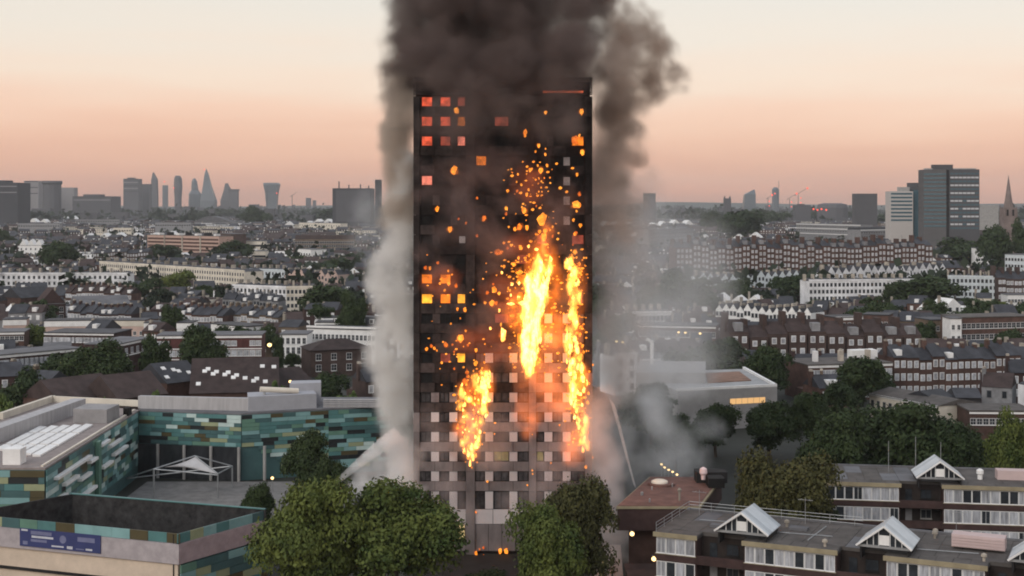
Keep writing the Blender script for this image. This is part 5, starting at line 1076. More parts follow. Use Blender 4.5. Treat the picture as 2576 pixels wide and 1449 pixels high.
for j, (u, v) in enumerate(((2046, 526), (2056, 528), (2066, 526), (2078, 528))):
    p = P(u, v, 2900); l_ = thing('floodlight', 'red site light, ' + nth(j + 1) + ' from the left before the low domed hall', 'lamp', (p.x, 2900, 0), 0, 'red site lights'); part(l_, 'post', MB().tube((0, 0, 0), (0, 0, p.z), .6, .4, 5), SKYM); part(l_, 'lantern', MB().lathe([(.1, -2), (2.0, -1), (2.0, 1), (.1, 2)], (0, -2, p.z), 8), REDL)
hl = MB(); r0 = random.Random(2); pts = []
for i in range(61): pts.append((-5400 + i * 180, 40 + 24 * mnoise.noise(Vector((i * .13, 2.2, 0))) + (14 if i > 34 else 0)))
for (x0, z0), (x1, z1) in zip(pts, pts[1:]):
    hl.face([(x0, 8200, 0), (x1, 8200, 0), (x1, 9000, z1), (x0, 9000, z0)]); hl.face([(x0, 9000, z0), (x1, 9000, z1), (x1, 9900, 0), (x0, 9900, 0)])
struct('hills', hl, M('distant_hill', (.06, .07, .06), var=.2, scale=.01))

# ------------------------------------------------------------------ trees in the middle distance
LT = [(238, 912, 92, 66, 'widest tree in front of the striped maisonettes', 'dark', 330, 4), (388, 893, 46, 52, 'tree between the two maisonette blocks', 'middark', 345, 1), (500, 876, 66, 54, 'tree with a high crown before the red brick maisonettes', 'dark', 340, 5),
      (85, 962, 66, 46, 'dark tree below the striped maisonettes', 'middark', 300, 3), (0, 1034, 34, 50, 'bright green tree at the corner of the school roof', 'bright', 262, 0), (90, 828, 34, 24, 'small tree before the first white parapet', 'mid', 440, 1),
      (435, 790, 39, 28, 'dark round tree between white parapets', 'middark', 480, 2), (155, 643, 58, 44, 'big round dark tree above the pale crescent', 'middark', None, 0), (232, 668, 34, 18, 'low tree between the round tree and the crescent', 'middark', None, 1),
      (275, 716, 26, 15, 'clipped dark tree in front of the crescent', 'middark', None, 2), (375, 728, 50, 36, 'dark tree at the end of the crescent', 'middark', None, 3), (440, 712, 52, 36, 'wide tree below the cream terrace', 'mid', None, 0),
      (520, 735, 40, 24, 'tree beside the small blue house', 'middark', None, 4), (590, 634, 58, 30, 'tree in front of the pink slab, by its maroon neighbour', 'middark', None, 1), (415, 632, 42, 20, 'tree hiding the foot of the pink slab', 'middark', None, 2),
      (820, 752, 82, 46, 'largest tree beside the white smoke column', 'middark', None, 0), (885, 770, 40, 40, 'dark tree touching the white smoke column', 'dark', 460, 1), (742, 745, 26, 22, 'small tree before the cream end of the row', 'mid', None, 3),
      (640, 545, 42, 30, 'dark tree mass behind the curved hall roof', 'middark', None, 2), (385, 532, 32, 14, 'dark trees on the skyline under the towers', 'middark', None, 0), (560, 538, 60, 14, 'tree line under the pyramid tower', 'middark', None, 1),
      (830, 672, 62, 28, 'tree belt beyond the gabled row', 'middark', None, 3), (745, 658, 44, 20, 'tree before the long brown flats', 'middark', None, 0), (895, 655, 34, 24, 'tree at the foot of the drifting smoke', 'middark', None, 2),
      (812, 962, 66, 34, 'tree in front of the red brick house', 'dark', 300, 2), (868, 992, 44, 18, 'bright bush behind the school roof', 'bright', 285, 1), (700, 968, 36, 13, 'light green bushes by the orange street lamp', 'bright', 290, 2),
      (392, 990, 26, 11, 'bright green bush showing over the school roof', 'bright', 280, 0), (260, 998, 30, 9, 'small bright bushes at the school roof corner', 'bright', 272, 1), (665, 828, 34, 18, 'dark tree between white block and maisonettes', 'middark', 440, 3),
      (912, 796, 30, 18, 'tree before the pale strip by the smoke', 'middark', 520, 1), (10, 600, 24, 26, 'dark tree at the picture edge, far up the slope', 'middark', None, 2), (845, 545, 70, 22, 'dark trees under the wide office block', 'middark', None, 1), (700, 862, 18, 22, 'dark slim tree at the end of the maisonettes', 'middark', 380, 2)]
RT = [(1718, 742, 82, 58, 'large smoky tree beside the rising smoke', 'middark', None, 1), (1640, 760, 50, 50, 'smoke-veiled tree nearest the tower', 'middark', None, 2), (1845, 728, 52, 34, 'round tree behind the butterfly roofs', 'middark', None, 3), (1978, 718, 58, 32, 'wide tree at the start of the white terrace', 'middark', None, 0),
      (2150, 740, 24, 20, 'small dark tree in front of the white terrace', 'middark', None, 1), (2198, 738, 28, 24, 'second small tree in front of the white terrace', 'middark', None, 2), (2320, 726, 92, 42, 'broad tree where the white terrace breaks', 'middark', None, 4), (2260, 736, 50, 32, 'tree at the end of the white terrace', 'middark', None, 1),
      (2440, 770, 52, 28, 'tree below the bluish terrace', 'middark', None, 0), (2520, 775, 56, 22, 'low bright trees below the bluish terrace', 'mid', None, 3), (2480, 745, 16, 24, 'narrow dark conifer before the bluish terrace', 'middark', None, 2),
      (2440, 632, 84, 40, 'great dark tree mass below the church', 'middark', None, 3), (2510, 600, 50, 46, 'dark tree against the church tower', 'middark', 930, 0), (2395, 640, 44, 30, 'dark tree beside the white pointed house', 'middark', None, 2), (2568, 590, 30, 40, 'dark tree at the picture edge by the church', 'middark', 950, 1),
      (1855, 566, 70, 46, 'big dark tree mass on the slope', 'middark', None, 0), (1790, 560, 36, 30, 'dark tree beside the hazy white terrace', 'middark', None, 1), (1740, 540, 46, 18, 'hazy trees on the slope by the smoke', 'middark', None, 2), (1925, 548, 60, 26, 'dark trees under the slanted glass tower', 'middark', None, 3), (2020, 545, 70, 16, 'tree belt under the cranes', 'middark', None, 0), (2130, 545, 60, 14, 'tree belt under the plain dark block', 'middark', None, 1), (2240, 556, 70, 18, 'trees hiding the foot of the white slab', 'middark', None, 2), (2400, 568, 90, 16, 'trees hiding the foot of the grey tower', 'middark', None, 4),
      (1765, 892, 88, 40, 'dark tree between flat hall and smoky terrace', 'middark', 350, 3), (1932, 918, 68, 60, 'tall tree at the corner of the banded flats', 'dark', 345, 4), (2202, 958, 52, 28, 'tree before the banded flats', 'middark', 330, 1), (2325, 836, 38, 32, 'dark tree at the end of the red mansions', 'middark', 440, 2), (2540, 842, 44, 22, 'tree in front of the brown flats at the edge', 'middark', 420, 0),
      (1640, 1000, 80, 40, 'smoke-hidden tree beside the flat hall', 'dark', 285, 1), (1800, 1050, 70, 44, 'hazy tree in front of the flat hall', 'dark', 270, 2), (1935, 1048, 78, 46, 'tree before the lit window strip', 'dark', 268, 3), (2050, 1040, 70, 50, 'tree before the cream low building', 'dark', 266, 5), (2110, 985, 52, 34, 'tree below the banded flats', 'middark', 310, 0), (1700, 1090, 76, 50, 'tree buried in the low white smoke', 'dark', 255, 4), (2290, 845, 30, 20, 'small tree behind the terrace roofs', 'middark', 430, 1), (2350, 790, 46, 20, 'tree between the parapet houses and the narrow white wall', 'middark', 520, 3), (2240, 790, 34, 22, 'tree behind the brown brick house', 'middark', 540, 2), (2060, 770, 36, 18, 'small tree beside the butterfly roofs', 'middark', None, 1)]
for u, v, rx, ry, lab, kd, Y, i in LT + RT: tree(u, v, rx, ry, lab, kd, Y, 3.0 if (v + ry) > 560 else 1.0, i)
# ------------------------------------------------------------------ the rest of the city: houses and trees between the named ones
rq = random.Random(77)
STY = [('brick', 'brick', 'brown brick house with a slate roof'), ('brick', 'darkbrick', 'dark brick house with a slate roof'), ('brick', 'stock', 'yellow brick house with a slate roof'), ('stucco', 'stucco', 'white stucco house with a parapet'), ('brick', 'redbrick', 'red brick house with a slate roof'), ('gabled', 'white', 'white gabled house'), ('stucco', 'cream', 'cream house with a parapet'), ('brick', 'greyrender', 'grey rendered house with a slate roof')]
WTS = (24, 22, 13, 13, 11, 3, 8, 9)
LM = [('teal school', -48, 250), ('striped maisonettes', -105, 335), ('red brick maisonettes', -90, 378), ('long dotted roof', -60, 300), ('maroon roofed house', -50, 400), ('white parapets', -150, 480), ('long white terrace', -48, 425), ('pale crescent', -240, 760), ('cream terrace', -200, 800), ('pink slab', -310, 1320), ('curved hall roof', -440, 2300),
      ('red brick row', -330, 1000), ('pinkish gables', -100, 760), ('slate gabled house', -155, 560), ('villa with three gables', -400, 1210), ('flat pale hall', 45, 320), ('banded flats', 85, 350), ('red mansions', 90, 410), ('narrow white wall', 155, 430), ('butterfly roofs', 95, 540), ('long white terrace', 175, 650), ('bluish terrace', 215, 640), ('dark mansions', 160, 840), ('smoky brick terrace', 45, 400), ('brick terrace row', 130, 345), ('church', 357, 1000), ('cream low building', 80, 310)]
_seen = {}
def placed(desc, x, Y):
    n, lx, ly = min(LM, key=lambda q: abs(q[1] - x) + abs(q[2] - Y)); dx, dy = x - lx, Y - ly
    w = ('behind' if dy > 0 else 'before') if abs(dy) > abs(dx) else ('right of' if dx > 0 else 'left of')
    k = (desc, w, n); _seen[k] = _seen.get(k, 0) + 1; c = _seen[k]
    return f'{desc}, {nth(c) + " one " if c > 1 else ""}{w} the {n}', f'{desc} {w} the {n}'
def zone(x, Y):
    s = 'left of the smoke column' if x < 0 else 'right of the tower'
    return ('among the nearest roofs ' if Y < 420 else 'in the streets of the middle distance ' if Y < 640 else 'among the farther terraces ') + s
def in_view(x, Y, m=20): return abs(x) < .372 * Y + m
def hidden(x, Y): return -16.5 / 206 < x / Y < 12.5 / 206      # straight behind the tower
fill = {}
def add_fill(x, y, rz, w, d, h, style):
    """joins one small far house into the shared mass of roofs"""
    st, wall, _ = style
    mw = fill.setdefault(wall, MB()); mr = fill.setdefault('slate' if rq.random() < .6 else 'tile', MB()); mg = fill.setdefault('frame' if wall not in ('stucco', 'white', 'cream') else 'glass', MB()); mc = fill.setdefault('pale', MB())
    c, s = math.cos(rz), math.sin(rz); T = lambda b: [(x + a[0] * c - a[1] * s, y + a[0] * s + a[1] * c, a[2]) for a in b]
    def ap(dst, fn):
        t = MB(); fn(t); dst.poly(T(t.v), t.f)
    ap(mw, lambda t: t.box(-w / 2, -d / 2, 0, w / 2, d / 2, h))
    if st == 'gabled': ap(mw, lambda t: t.gable(-w / 2, w / 2, -d / 2 - .02, d / 2, h + .01, w * .4, 'y'))
    elif st == 'stucco' and rq.random() < .5: ap(mr, lambda t: t.box(-w / 2 + .3, -d / 2 + .3, h, w / 2 - .3, d / 2, h + .4))
    else: ap(mr, lambda t: t.gable(-w / 2 - .1, w / 2 + .1, -d / 2 - .3, d / 2 + .3, h + .01, rq.uniform(2, 3.4), 'x'))
    ap(mc, lambda t: t.box(-w / 2 - .4, -.6, h, -w / 2 + .4, .6, h + rq.uniform(2.6, 3.8)))
    if rq.random() < .3: ap(fill.setdefault('white', MB()), lambda t: t.box(-.8, -d / 2 + .4, h + .3, .8, -d / 2 + 2.6, h + 1.8))
    n = max(2, int(w / 3))
    for k in range(2):
        for i in range(n): ap(mg, lambda t: t.box(-w / 2 + w * (i + .5) / n - .6, -d / 2 - .08, h - 2.6 - k * 3.2, -w / 2 + w * (i + .5) / n + .6, -d / 2 - .005, h - .9 - k * 3.2))
take(14, 80, 236, 312); take(-64, -34, 290, 402); take(-110, -60, 270, 312)
Y = 300.0; ntree = 0
while Y < 3400:
    x = -.372 * Y - 20; ang = rq.uniform(-.12, .12); style = rq.choices(STY, WTS)[0]; run = 0; yy = Y
    while x < .372 * Y + 20:
        wd = rq.uniform(5.2, 7.5) * (1 if Y < 700 else 1.5 if Y < 1500 else 2.6); h = rq.uniform(7.5, 10.5) * (1 if Y < 900 else 1.1 if Y < 1800 else 1.5)
        if run <= 0: run = rq.randint(3, 7); style = rq.choices(STY, WTS)[0]; ang = rq.uniform(-.5, .5); yy = Y + rq.uniform(-10, 10); x += rq.choice((0, 3, 9, 14))
        run -= 1
        yh = yy + (rq.uniform(-.5, .5))
        low = clear(x + wd / 2, yh)
        if low: h = rq.uniform(3.6, 5.2)
        if not hidden(x, yh) and free(x + wd / 2, yh + 5, wd / 2, 5):
            if Y < 760 and HOUSES[0] < 290:
                st, wall, desc = style; proto = house_proto(st, round(wd * 2) / 2, 9.0, round(h) if not low else 5, wall, 'slate' if wall != 'greyrender' else 'tile'); z_ = zone(x, yh)
                lb_, gp_ = placed(desc, x, yh); t = thing('terraced_house', lb_, 'house', (x, yh, 0), ang, gp_)
                for nm, me, kd in proto:
                    if nm != 'dormer' or rq.random() < .35: put(nm, me, t, kind=kd)
                HOUSES[0] += 1
            else: add_fill(x + wd / 2, yh + 5, ang, wd, 10 if Y < 1500 else 16, h, style)
        x += wd + (.05 if Y < 1500 else rq.uniform(0, 8)); yy += math.sin(ang) * wd
    # trees in the gardens behind
    x = -.372 * Y - 20
    while x < .372 * Y + 20:
        x += rq.uniform(6, 48) * (1 if Y < 700 else 1.6); y_ = Y + rq.uniform(11, 20); R = rq.uniform(3.5, 8); zc = rq.uniform(6, 10)
        if clear(x, y_): R = rq.uniform(2.6, 3.6); zc = R
        if in_view(x, y_) and not hidden(x, y_) and free(x, y_, 2, 2) and ntree < 260 and rq.random() < (.95 if Y < 1200 else .5):
            lb_, gp_ = placed('small garden tree', x, y_); tree_at(x, y_, zc, R, R * rq.uniform(.75, 1.05), lb_, 'far' if Y > 520 else 'middark', rq.randint(0, 4), gp_); ntree += 1
    Y += (24 if Y < 600 else 32 if Y < 1000 else 55 if Y < 1800 else 110)
for wall, mb in fill.items():
    o_ = put('distant_rooftops', mb.mesh('distant_rooftops', mt[wall]), kind='stuff')
# far tree belts: one mass of leaves
def belt(name, n, gen, seed, size, mat):
    r = np.random.default_rng(seed); c = np.array([gen(r) for _ in range(n)]); m = 26; k = n * m
    pos = np.repeat(c[:, :3], m, 0) + r.normal(size=(k, 3)) * np.repeat(c[:, 3:4], m, 0) * np.array([.55, .55, .42]); pos[:, 2] = np.abs(pos[:, 2])
    d = r.normal(size=(k, 3)); d /= np.linalg.norm(d, axis=1)[:, None]; a = np.cross(d, r.normal(size=(k, 3))); a /= np.linalg.norm(a, axis=1)[:, None]; b = np.cross(d, a)
    s = (np.repeat(c[:, 3], m) * size * r.uniform(.6, 1.3, k))[:, None]; q = np.stack([pos - a * s, pos + b * s * .7, pos + a * s, pos - b * s * .7], 1).reshape(-1, 3)
    me = bpy.data.meshes.new(name); me.vertices.add(4 * k); me.vertices.foreach_set('co', q.ravel().astype(np.float32)); me.loops.add(4 * k); me.loops.foreach_set('vertex_index', np.arange(4 * k, dtype=np.int32))
    me.polygons.add(k); me.polygons.foreach_set('loop_start', np.arange(0, 4 * k, 4, dtype=np.int32)); me.materials.append(mat); me.update(calc_edges=True); return put(name, me, kind='stuff')
def g1(r):
    Y = 700 + 3800 * r.random() ** 1.25; x = r.uniform(-.38, .38) * Y; R = r.uniform(5, 10); return (x, Y, r.uniform(5, 9), R)
def g2(r):
    Y = r.uniform(3000, 7000); x = r.uniform(-.38, .38) * Y; return (x, Y, r.uniform(8, 20), r.uniform(12, 26))
belt('distant_trees', 1300, g1, 4, .34, LEAFF); belt('far_off_woods', 1000, g2, 5, .34, LEAFF)
mb = MB(); r6 = random.Random(6)
for i in range(900):
    Y_ = r6.uniform(3000, 7800); x = r6.uniform(-.38, .38) * Y_; w = r6.uniform(12, 50); h = r6.choice((12, 15, 18, 22, 26, 34)) * r6.uniform(.8, 1.2) * (1.25 if Y_ > 5000 else 1); mb.box(x, Y_, 0, x + w, Y_ + 20, h)
put('far_city_blocks', mb.mesh('far_city_blocks', SKYM), kind='stuff')
# ------------------------------------------------------------------ smoke, spray and glowing gas: real volumes
def volume_thing(name, puffs, color, dens, band=4.0, vox=.9, nscale=.12, lo=.38, hi=.66, floor=.08, seed=0, rough=.36, emit=None, es=0.0, aniso=0.0, detail=4, stretch=(1, 1, 1), ab=None):
    r = random.Random(seed); verts = []; faces = []
    bm = bmesh.new(); bmesh.ops.create_icosphere(bm, subdivisions=3, radius=1); base = [v.co.copy() for v in bm.verts]; bf = [[v.index for v in f.verts] for f in bm.faces]; bm.free()
    for c, rad in puffs:
        off = Vector((r.random() * 99, r.random() * 99, r.random() * 99)); k = len(verts); rv = rad if isinstance(rad, tuple) else (rad, rad, rad)
        for b in base:
            q = 1 + rough * mnoise.fractal(b * 1.6 + off, .8, 2.2, 4); verts.append((c.x + b.x * q * rv[0], c.y + b.y * q * rv[1], c.z + b.z * q * rv[2]))
        faces += [[k + i for i in f] for f in bf]
    me = bpy.data.meshes.new(name); me.from_pydata(verts, [], faces); o = link(bpy.data.objects.new(name, me))
    m = bpy.data.materials.new(name); m.use_nodes = True; t = m.node_tree; t.nodes.clear(); N = t.nodes.new; L = t.links.new
    out = N('ShaderNodeOutputMaterial'); pv = N('ShaderNodeVolumePrincipled'); pv.inputs['Color'].default_value = (*color, 1); pv.inputs['Density Attribute'].default_value = ''; pv.inputs['Anisotropy'].default_value = aniso
    if ab: pv.inputs['Absorption Color'].default_value = (*ab, 1)
    at = N('ShaderNodeAttribute'); at.attribute_name = 'density'; g = N('ShaderNodeNewGeometry'); mp = N('ShaderNodeMapping'); mp.inputs['Scale'].default_value = stretch; L(g.outputs['Position'], mp.inputs[0])
    no = N('ShaderNodeTexNoise'); no.inputs['Scale'].default_value = nscale; no.inputs['Detail'].default_value = detail; no.inputs['Roughness'].default_value = .6; no.inputs['Distortion'].default_value = .6; L(mp.outputs[0], no.inputs['Vector'])
    mr = N('ShaderNodeMapRange'); mr.inputs[1].default_value = lo; mr.inputs[2].default_value = hi; mr.inputs[3].default_value = floor * dens; mr.inputs[4].default_value = dens; L(no.outputs[0], mr.inputs[0])
    mu = N('ShaderNodeMath'); mu.operation = 'MULTIPLY'; L(at.outputs['Fac'], mu.inputs[0]); L(mr.outputs[0], mu.inputs[1]); L(mu.outputs[0], pv.inputs['Density'])
    if emit:
        pv.inputs['Emission Color'].default_value = (*emit, 1); m2 = N('ShaderNodeMath'); m2.operation = 'MULTIPLY'; L(mu.outputs[0], m2.inputs[0]); m2.inputs[1].default_value = es / dens; L(m2.outputs[0], pv.inputs['Emission Strength'])
    L(pv.outputs[0], out.inputs['Volume']); me.materials.append(m)
    ng = bpy.data.node_groups.new(name, 'GeometryNodeTree')
    ng.interface.new_socket('Geometry', in_out='INPUT', socket_type='NodeSocketGeometry'); ng.interface.new_socket('Geometry', in_out='OUTPUT', socket_type='NodeSocketGeometry')
    a = ng.nodes.new('NodeGroupInput'); b = ng.nodes.new('NodeGroupOutput'); mv = ng.nodes.new('GeometryNodeMeshToVolume'); sm = ng.nodes.new('GeometryNodeSetMaterial')
    mv.resolution_mode = 'VOXEL_SIZE'; mv.inputs['Voxel Size'].default_value = vox; mv.inputs['Interior Band Width'].default_value = band; mv.inputs['Density'].default_value = 1; sm.inputs['Material'].default_value = m
    ng.links.new(a.outputs[0], mv.inputs[0]); ng.links.new(mv.outputs[0], sm.inputs[0]); ng.links.new(sm.outputs[0], b.inputs[0])
    o.modifiers.new('volume', 'NODES').node_group = ng
    return props(o, kind='stuff')
rs = random.Random(8)
def px(u, v, y, r): return (P(u, v, y), r / F * y if not isinstance(r, tuple) else tuple(q / F * y for q in r))
# dark plume rolling off the roof and over the top storeys
pf = []
for v in range(-150, 225, 24):
    for u in range(1040, 1490, 50): pf.append(px(u + rs.uniform(-22, 22), v + rs.uniform(-14, 14), rs.uniform(186, 213), rs.uniform(38, 66)))
for u in range(1050, 1490, 26): pf += [px(u + rs.uniform(-8, 8), rs.uniform(150, 225), rs.uniform(183, 190), rs.uniform(26, 50)), px(u, rs.uniform(110, 170), rs.uniform(184, 189), 50)]
for u, v, r in ((1028, -60, 56), (1015, -10, 50), (1020, 40, 46), (1000, 80, 44), (985, 120, 38), (990, 160, 40), (975, 195, 34), (985, 230, 34), (968, 262, 26), (1000, 280, 36), (1470, 240, 36), (1490, 180, 36), (1490, 110, 40), (1490, 40, 46), (1500, 80, 44), (1510, -20, 50), (1495, -90, 50), (1515, 40, 44), (1020, 330, 30)): pf.append(px(u, v, rs.uniform(196, 208), r))
volume_thing('dark_smoke_plume', pf, (.235, .18, .165), .95, 1.6, .75, .15, .41, .57, .16, 1, .6, detail=8)
# brown wing drifting away from the plume
pf = []
for u, v, r in ((1505, 0, 60), (1560, 30, 60), (1620, 70, 58), (1665, 120, 54), (1700, 180, 40), (1715, 220, 28), (1545, 110, 60), (1590, 155, 60), (1645, 190, 50), (1540, 190, 56), (1580, 240, 54), (1620, 260, 44), (1540, 290, 50), (1580, 330, 46), (1600, 390, 36), (1540, 380, 44), (1670, 240, 38), (1500, -50, 66), (1560, -50, 50), (1530, 440, 40), (1570, 450, 32)):
    for q in range(4): pf.append(px(u + rs.uniform(-.55, .55) * r, v + rs.uniform(-.55, .55) * r, rs.uniform(198, 214), r * rs.uniform(.55, .85)))
volume_thing('brown_smoke_wing', pf, (.56, .44, .36), .9, 1.6, .65, .18, .41, .58, .10, 2, .55, detail=7)
# the column beside the tower: brown-grey above, white below
pf = []
for v in range(170, 560, 12):
    for q in range(2): pf.append(px(rs.uniform(978, 1036) + 12 * math.sin(v * .03), v, rs.uniform(196.5, 213), rs.uniform(26, 40)))
volume_thing('grey_smoke_column', pf, (.66, .57, .49), .95, 1.7, .6, .17, .38, .58, .18, 3, .5, detail=6)
pf = []
for v in range(110, 620, 15):
    for q in range(3): pf.append(px(rs.uniform(1482, 1560 + 60 * rs.random()) + 12 * math.sin(v * .025), v, rs.uniform(196.5, 214), rs.uniform(28, 46)))
volume_thing('brown_smoke_curtain', pf, (.74, .62, .54), .42, 2.2, .7, .15, .38, .60, .10, 30, .55, detail=7)
pf = [px(rs.uniform(1055, 1480), rs.uniform(160, 330), rs.uniform(181, 190), rs.uniform(26, 50)) for i in range(70)]
volume_thing('roof_smoke_veil', pf, (.30, .235, .215), .34, 1.6, .7, .16, .40, .60, .08, 31, .55, detail=7)
pf = []; LFT = [(400, 990), (470, 975), (520, 962), (560, 966), (620, 952), (690, 915), (740, 922), (790, 948), (840, 934), (890, 912), (930, 922), (990, 948), (1040, 940), (1090, 958), (1150, 972), (1260, 968)]
for v in range(400, 1255, 12):
    left = next(a_[1] + (b_[1] - a_[1]) * (v - a_[0]) / (b_[0] - a_[0]) for a_, b_ in zip(LFT, LFT[1:]) if a_[0] <= v <= b_[0])
    r = rs.uniform(12, 34); pf.append(px(left + r + rs.uniform(-10, 6), v, rs.uniform(198, 208), r))
    for q in range(2): pf.append(px(rs.uniform(left + 34, 1030), v, rs.uniform(196.5, 211), rs.uniform(22, 40)))
volume_thing('white_smoke_column', pf, (.99, .97, .945), .95, 1.5, .5, .21, .39, .57, .12, 4, .65, detail=7)
pf = [px(u, v, rs.uniform(205, 222), r) for u, v, r in ((925, 520, 44), (915, 570, 44), (940, 480, 40), (930, 620, 44), (900, 600, 34), (960, 560, 44), (945, 660, 34))]
volume_thing('drifting_pale_smoke', pf, (.95, .96, .97), .16, 3, .9, .16, .36, .66, .08, 5, .5)
# thin smoke down the other side
pf = []
for v in range(250, 1000, 13): pf.append(px(rs.uniform(1505, 1570), v, rs.uniform(200, 216), rs.uniform(28, 46)))
for v in range(440, 1000, 22): pf.append(px(rs.uniform(1560, 1640), v, rs.uniform(204, 222), rs.uniform(26, 46)))
volume_thing('thin_brown_smoke', pf, (.90, .82, .77), .30, 2.4, .8, .12, .34, .64, .22, 6, .5)
pf = []
for u, v, y, r in ((1540, 980, 214, 60), (1600, 1010, 222, 70), (1680, 1050, 226, 74), (1560, 1100, 212, 70), (1640, 1130, 216, 80), (1730, 1110, 226, 70), (1540, 1190, 206, 60), (1600, 1210, 208, 58), (1690, 1180, 214, 60), (1770, 1160, 222, 56), (1530, 1290, 200, 55), (1660, 930, 236, 70), (1740, 980, 244, 60), (1790, 1070, 236, 50), (1610, 900, 236, 60), (1700, 1110, 218, 60), (1640, 1060, 220, 60)):
    for q in range(3): pf.append(px(u + rs.uniform(-.5, .5) * r, v + rs.uniform(-.5, .5) * r, y + rs.uniform(-3, 3), r * rs.uniform(.5, .85)))
volume_thing('low_blue_smoke', pf, (.99, .993, .999), .21, 3.2, .9, .11, .38, .60, .10, 7, .5, detail=6)
pf = [px(rs.uniform(1540, 1800), rs.uniform(540, 960), rs.uniform(235, 300), rs.uniform(60, 110)) for i in range(44)]
volume_thing('broad_thin_smoke', pf, (.96, .95, .95), .050, 5, 1.6, .06, .34, .64, .2, 32, .5)
# dark smoke clinging to the burnt front
pf = [px(rs.uniform(1060, 1300) if i % 3 else rs.uniform(1290, 1465), rs.uniform(190, 620) if i % 2 else rs.uniform(380, 980), rs.uniform(187.5, 192), rs.uniform(26, 54)) for i in range(80)]
volume_thing('thin_dark_smoke', pf, (.40, .30, .285), .34, 1.8, .8, .17, .43, .60, .04, 8, .5, detail=6)
pf = [px(rs.uniform(1050, 1480), rs.uniform(1040, 1340), rs.uniform(189.5, 192), rs.uniform(36, 50)) for i in range(26)]
volume_thing('pinkish_low_smoke', pf, (.95, .84, .83), .2, 1.8, .9, .12, .34, .66, .25, 9)
# glowing gas in front of the burning bays
def gas(name, pts, e, es, seed, dens=.1, ns=.32, band=1.2, vox=.5, stretch=(1, 1, 1), lo=.32, hi=.68): volume_thing(name, [px(u, v, 193.3, (rx, min(rx, 30), ry)) for u, v, rx, ry in pts], (.6, .3, .15), dens, band, vox, ns, lo, hi, .12, seed, .4, e, es, stretch=stretch)
gas('burning_gas', [(1345, 720, 40, 80), (1340, 820, 44, 90), (1335, 890, 36, 60), (1370, 650, 40, 70), (1395, 720, 26, 80), (1400, 820, 40, 60), (1450, 720, 26, 90), (1445, 850, 26, 80), (1455, 960, 34, 70), (1460, 1050, 22, 70), (1375, 590, 24, 40), (1300, 780, 36, 60)], (1, .20, .02), 1.5, 11, .1, .55, 1.2, .45, (1, 1, .7), .40, .66)
gas('self_glowing_smoke', [(1360, 960, 80, 70), (1400, 1000, 60, 60), (1300, 900, 40, 60), (1330, 1040, 40, 70), (1440, 1120, 40, 60), (1385, 870, 40, 60), (1350, 620, 40, 50)], (1, .24, .07), .75, 12, .16)  # smoke given its own orange emission in place of firelight on it
gas('burning_gas', [(1190, 1000, 44, 60), (1220, 970, 30, 60), (1180, 1070, 38, 60), (1185, 1130, 24, 36)], (1, .20, .02), 1.3, 13, .1, .55, 1.2, .45, (1, 1, .7), .40, .66)
gas('self_glowing_smoke', [(1180, 860, 60, 40), (1110, 715, 60, 50), (1260, 740, 60, 60), (1300, 620, 50, 40), (1240, 870, 60, 60), (1330, 470, 50, 60)], (1, .19, .07), .2, 14)  # weaker emissive smoke, again standing in for firelight
hp = [(u + rs.uniform(-.3, .3) * w, v + rs.uniform(-.3, .3) * w, min(w, 20) * rs.uniform(.22, .4), min(w, 20) * rs.uniform(.25, .5)) for u, v, w in HALO if w > 7 and v < 1150 for q in range(2)]  # emissive halos added round the flames to soften their edges
gas('flame_halo', hp, (1, .22, .02), 3.4, 16, .04, .9, .4, .22, (1, 1, .8), .38, .62)
rg = random.Random(31)
def along(prof, n, v0, v1, rx, ry):
    out = []
    for i in range(n):
        v = v0 + (v1 - v0) * (i + rg.random()) / n; a, b = interp(prof, v); r = rg.uniform(*rx); out.append((rg.uniform(a + r * .5, b - r * .5), v, r, rg.uniform(*ry)))
    return out
HOT = along(PA, 46, 664, 930, (9, 17), (16, 34)) + [(1383 - 38 * t, 672 + 128 * t, 9, 26) for t in (0, .2, .4, .6, .8, 1)] + along(PB, 34, 650, 1125, (6, 12), (10, 24))
gas('white_hot_fire', HOT + along(PC, 26, 935, 1140, (5, 10), (8, 18)) + [(1220, 960 + 14 * k, 9, 20) for k in range(4)], (1, .43, .075), 11, 15, .02, .8, .55, .22, (1, 1, .45), .40, .62)
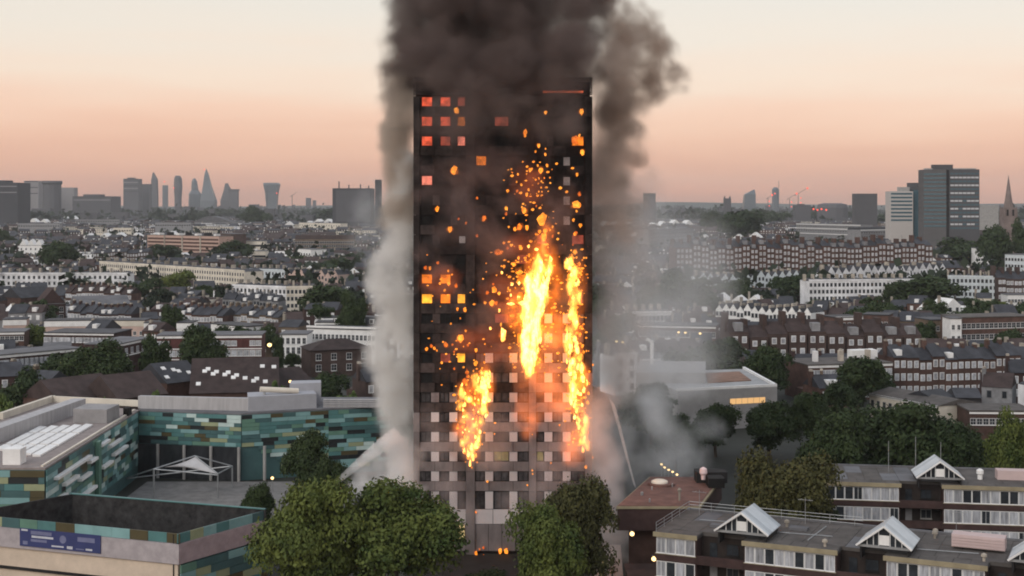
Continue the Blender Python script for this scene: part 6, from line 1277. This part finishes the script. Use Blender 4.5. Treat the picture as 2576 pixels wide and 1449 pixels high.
# water: jets and the mist they throw
def jet(name, label, pts, seed, dens, r0, r1):
    mb = MB(); n, m = 40, 10; ctr = []
    for i in range(n):
        t = i / (n - 1) * (len(pts) - 1); k = min(int(t), len(pts) - 2); f = t - k; p = pts[k] * (1 - f) + pts[k + 1] * f
        r = (r0 + (r1 - r0) * i / (n - 1)) * (1 + .25 * mnoise.noise(Vector((i * .6, seed, 0))))
        for j in range(m):
            a = 2 * math.pi * j / m; mb.v.append((p.x + r * .75 * math.cos(a), p.y + r * math.sin(a), p.z + r * .75 * math.cos(a)))
            mb.v[-1] = (p.x - .6 * r * math.cos(a), p.y + r * math.sin(a), p.z + .8 * r * math.cos(a))
    for i in range(n - 1):
        for j in range(m): q = (j + 1) % m; mb.f.append((i * m + j, i * m + q, (i + 1) * m + q, (i + 1) * m + j)); mb.m.append(0)
    mb.f.append(tuple(range(m - 1, -1, -1))); mb.m.append(0); mb.f.append(tuple((n - 1) * m + j for j in range(m))); mb.m.append(0)
    m_ = bpy.data.materials.new(name); m_.use_nodes = True; t = m_.node_tree; t.nodes.clear(); N = t.nodes.new
    o_ = N('ShaderNodeOutputMaterial'); pv = N('ShaderNodeVolumePrincipled'); pv.inputs['Color'].default_value = (.985, .975, .97, 1); pv.inputs['Density Attribute'].default_value = ''
    g = N('ShaderNodeNewGeometry'); no = N('ShaderNodeTexNoise'); no.inputs['Scale'].default_value = .8; no.inputs['Detail'].default_value = 3; t.links.new(g.outputs['Position'], no.inputs['Vector'])
    mr = N('ShaderNodeMapRange'); mr.inputs[1].default_value = .3; mr.inputs[2].default_value = .65; mr.inputs[3].default_value = .5 * dens; mr.inputs[4].default_value = dens
    t.links.new(no.outputs[0], mr.inputs[0]); t.links.new(mr.outputs[0], pv.inputs['Density']); t.links.new(pv.outputs[0], o_.inputs['Volume'])
    me = mb.mesh(name, m_); bm = bmesh.new(); bm.from_mesh(me); bmesh.ops.recalc_face_normals(bm, faces=bm.faces); bm.to_mesh(me); bm.free()
    return props(put(name, me), label, 'water jet')
jet('water_jet', 'white water jet arcing up from the dark tree to the smoke column', [P(842, 1217, 190), P(900, 1168, 191), P(955, 1124, 192), P(1004, 1092, 193)], 21, 1.0, .35, 1.3)
jet('water_jet', 'faint thin water jet falling on the far side of the tower', [P(1597, 1224, 190), P(1580, 1160, 191), P(1562, 1090, 192), P(1540, 1010, 193)], 22, .6, .4, .8)
pf = [px(u, v, y, r) for u, v, y, r in ((1000, 1130, 194, 40), (985, 1120, 193, 26), (940, 1155, 192, 24), (905, 1185, 191, 22), (960, 1170, 193, 40), (1010, 1190, 193, 44), (920, 1205, 192, 36), (970, 1230, 192, 46), (1030, 1240, 193, 40), (890, 1230, 192, 30), (1040, 1150, 195, 36))]
volume_thing('water_mist', pf, (.985, .98, .98), 1.0, 1.5, .5, .25, .32, .62, .3, 23, .5)
pf = [px(rs.uniform(1490, 1520 + (v - 1000) * .13), v, rs.uniform(188, 195), rs.uniform(26, 44)) for v in range(1000, 1440, 9)]
volume_thing('water_mist', pf, (.985, .93, .93), .34, 2.2, .6, .12, .34, .64, .25, 24, .5)
# ------------------------------------------------------------------ the air
hz = MB().box(-5950, -350, -1, 5950, 10400, 240)
me = hz.mesh('haze', []); m = bpy.data.materials.new('haze'); m.use_nodes = True; t = m.node_tree; t.nodes.clear()
o_ = t.nodes.new('ShaderNodeOutputMaterial'); pv = t.nodes.new('ShaderNodeVolumePrincipled'); pv.inputs['Color'].default_value = (.86, .88, .92, 1); pv.inputs['Density'].default_value = 5.0e-5; pv.inputs['Density Attribute'].default_value = ''
t.links.new(pv.outputs[0], o_.inputs['Volume']); me.materials.append(m); put('haze', me, kind='stuff')
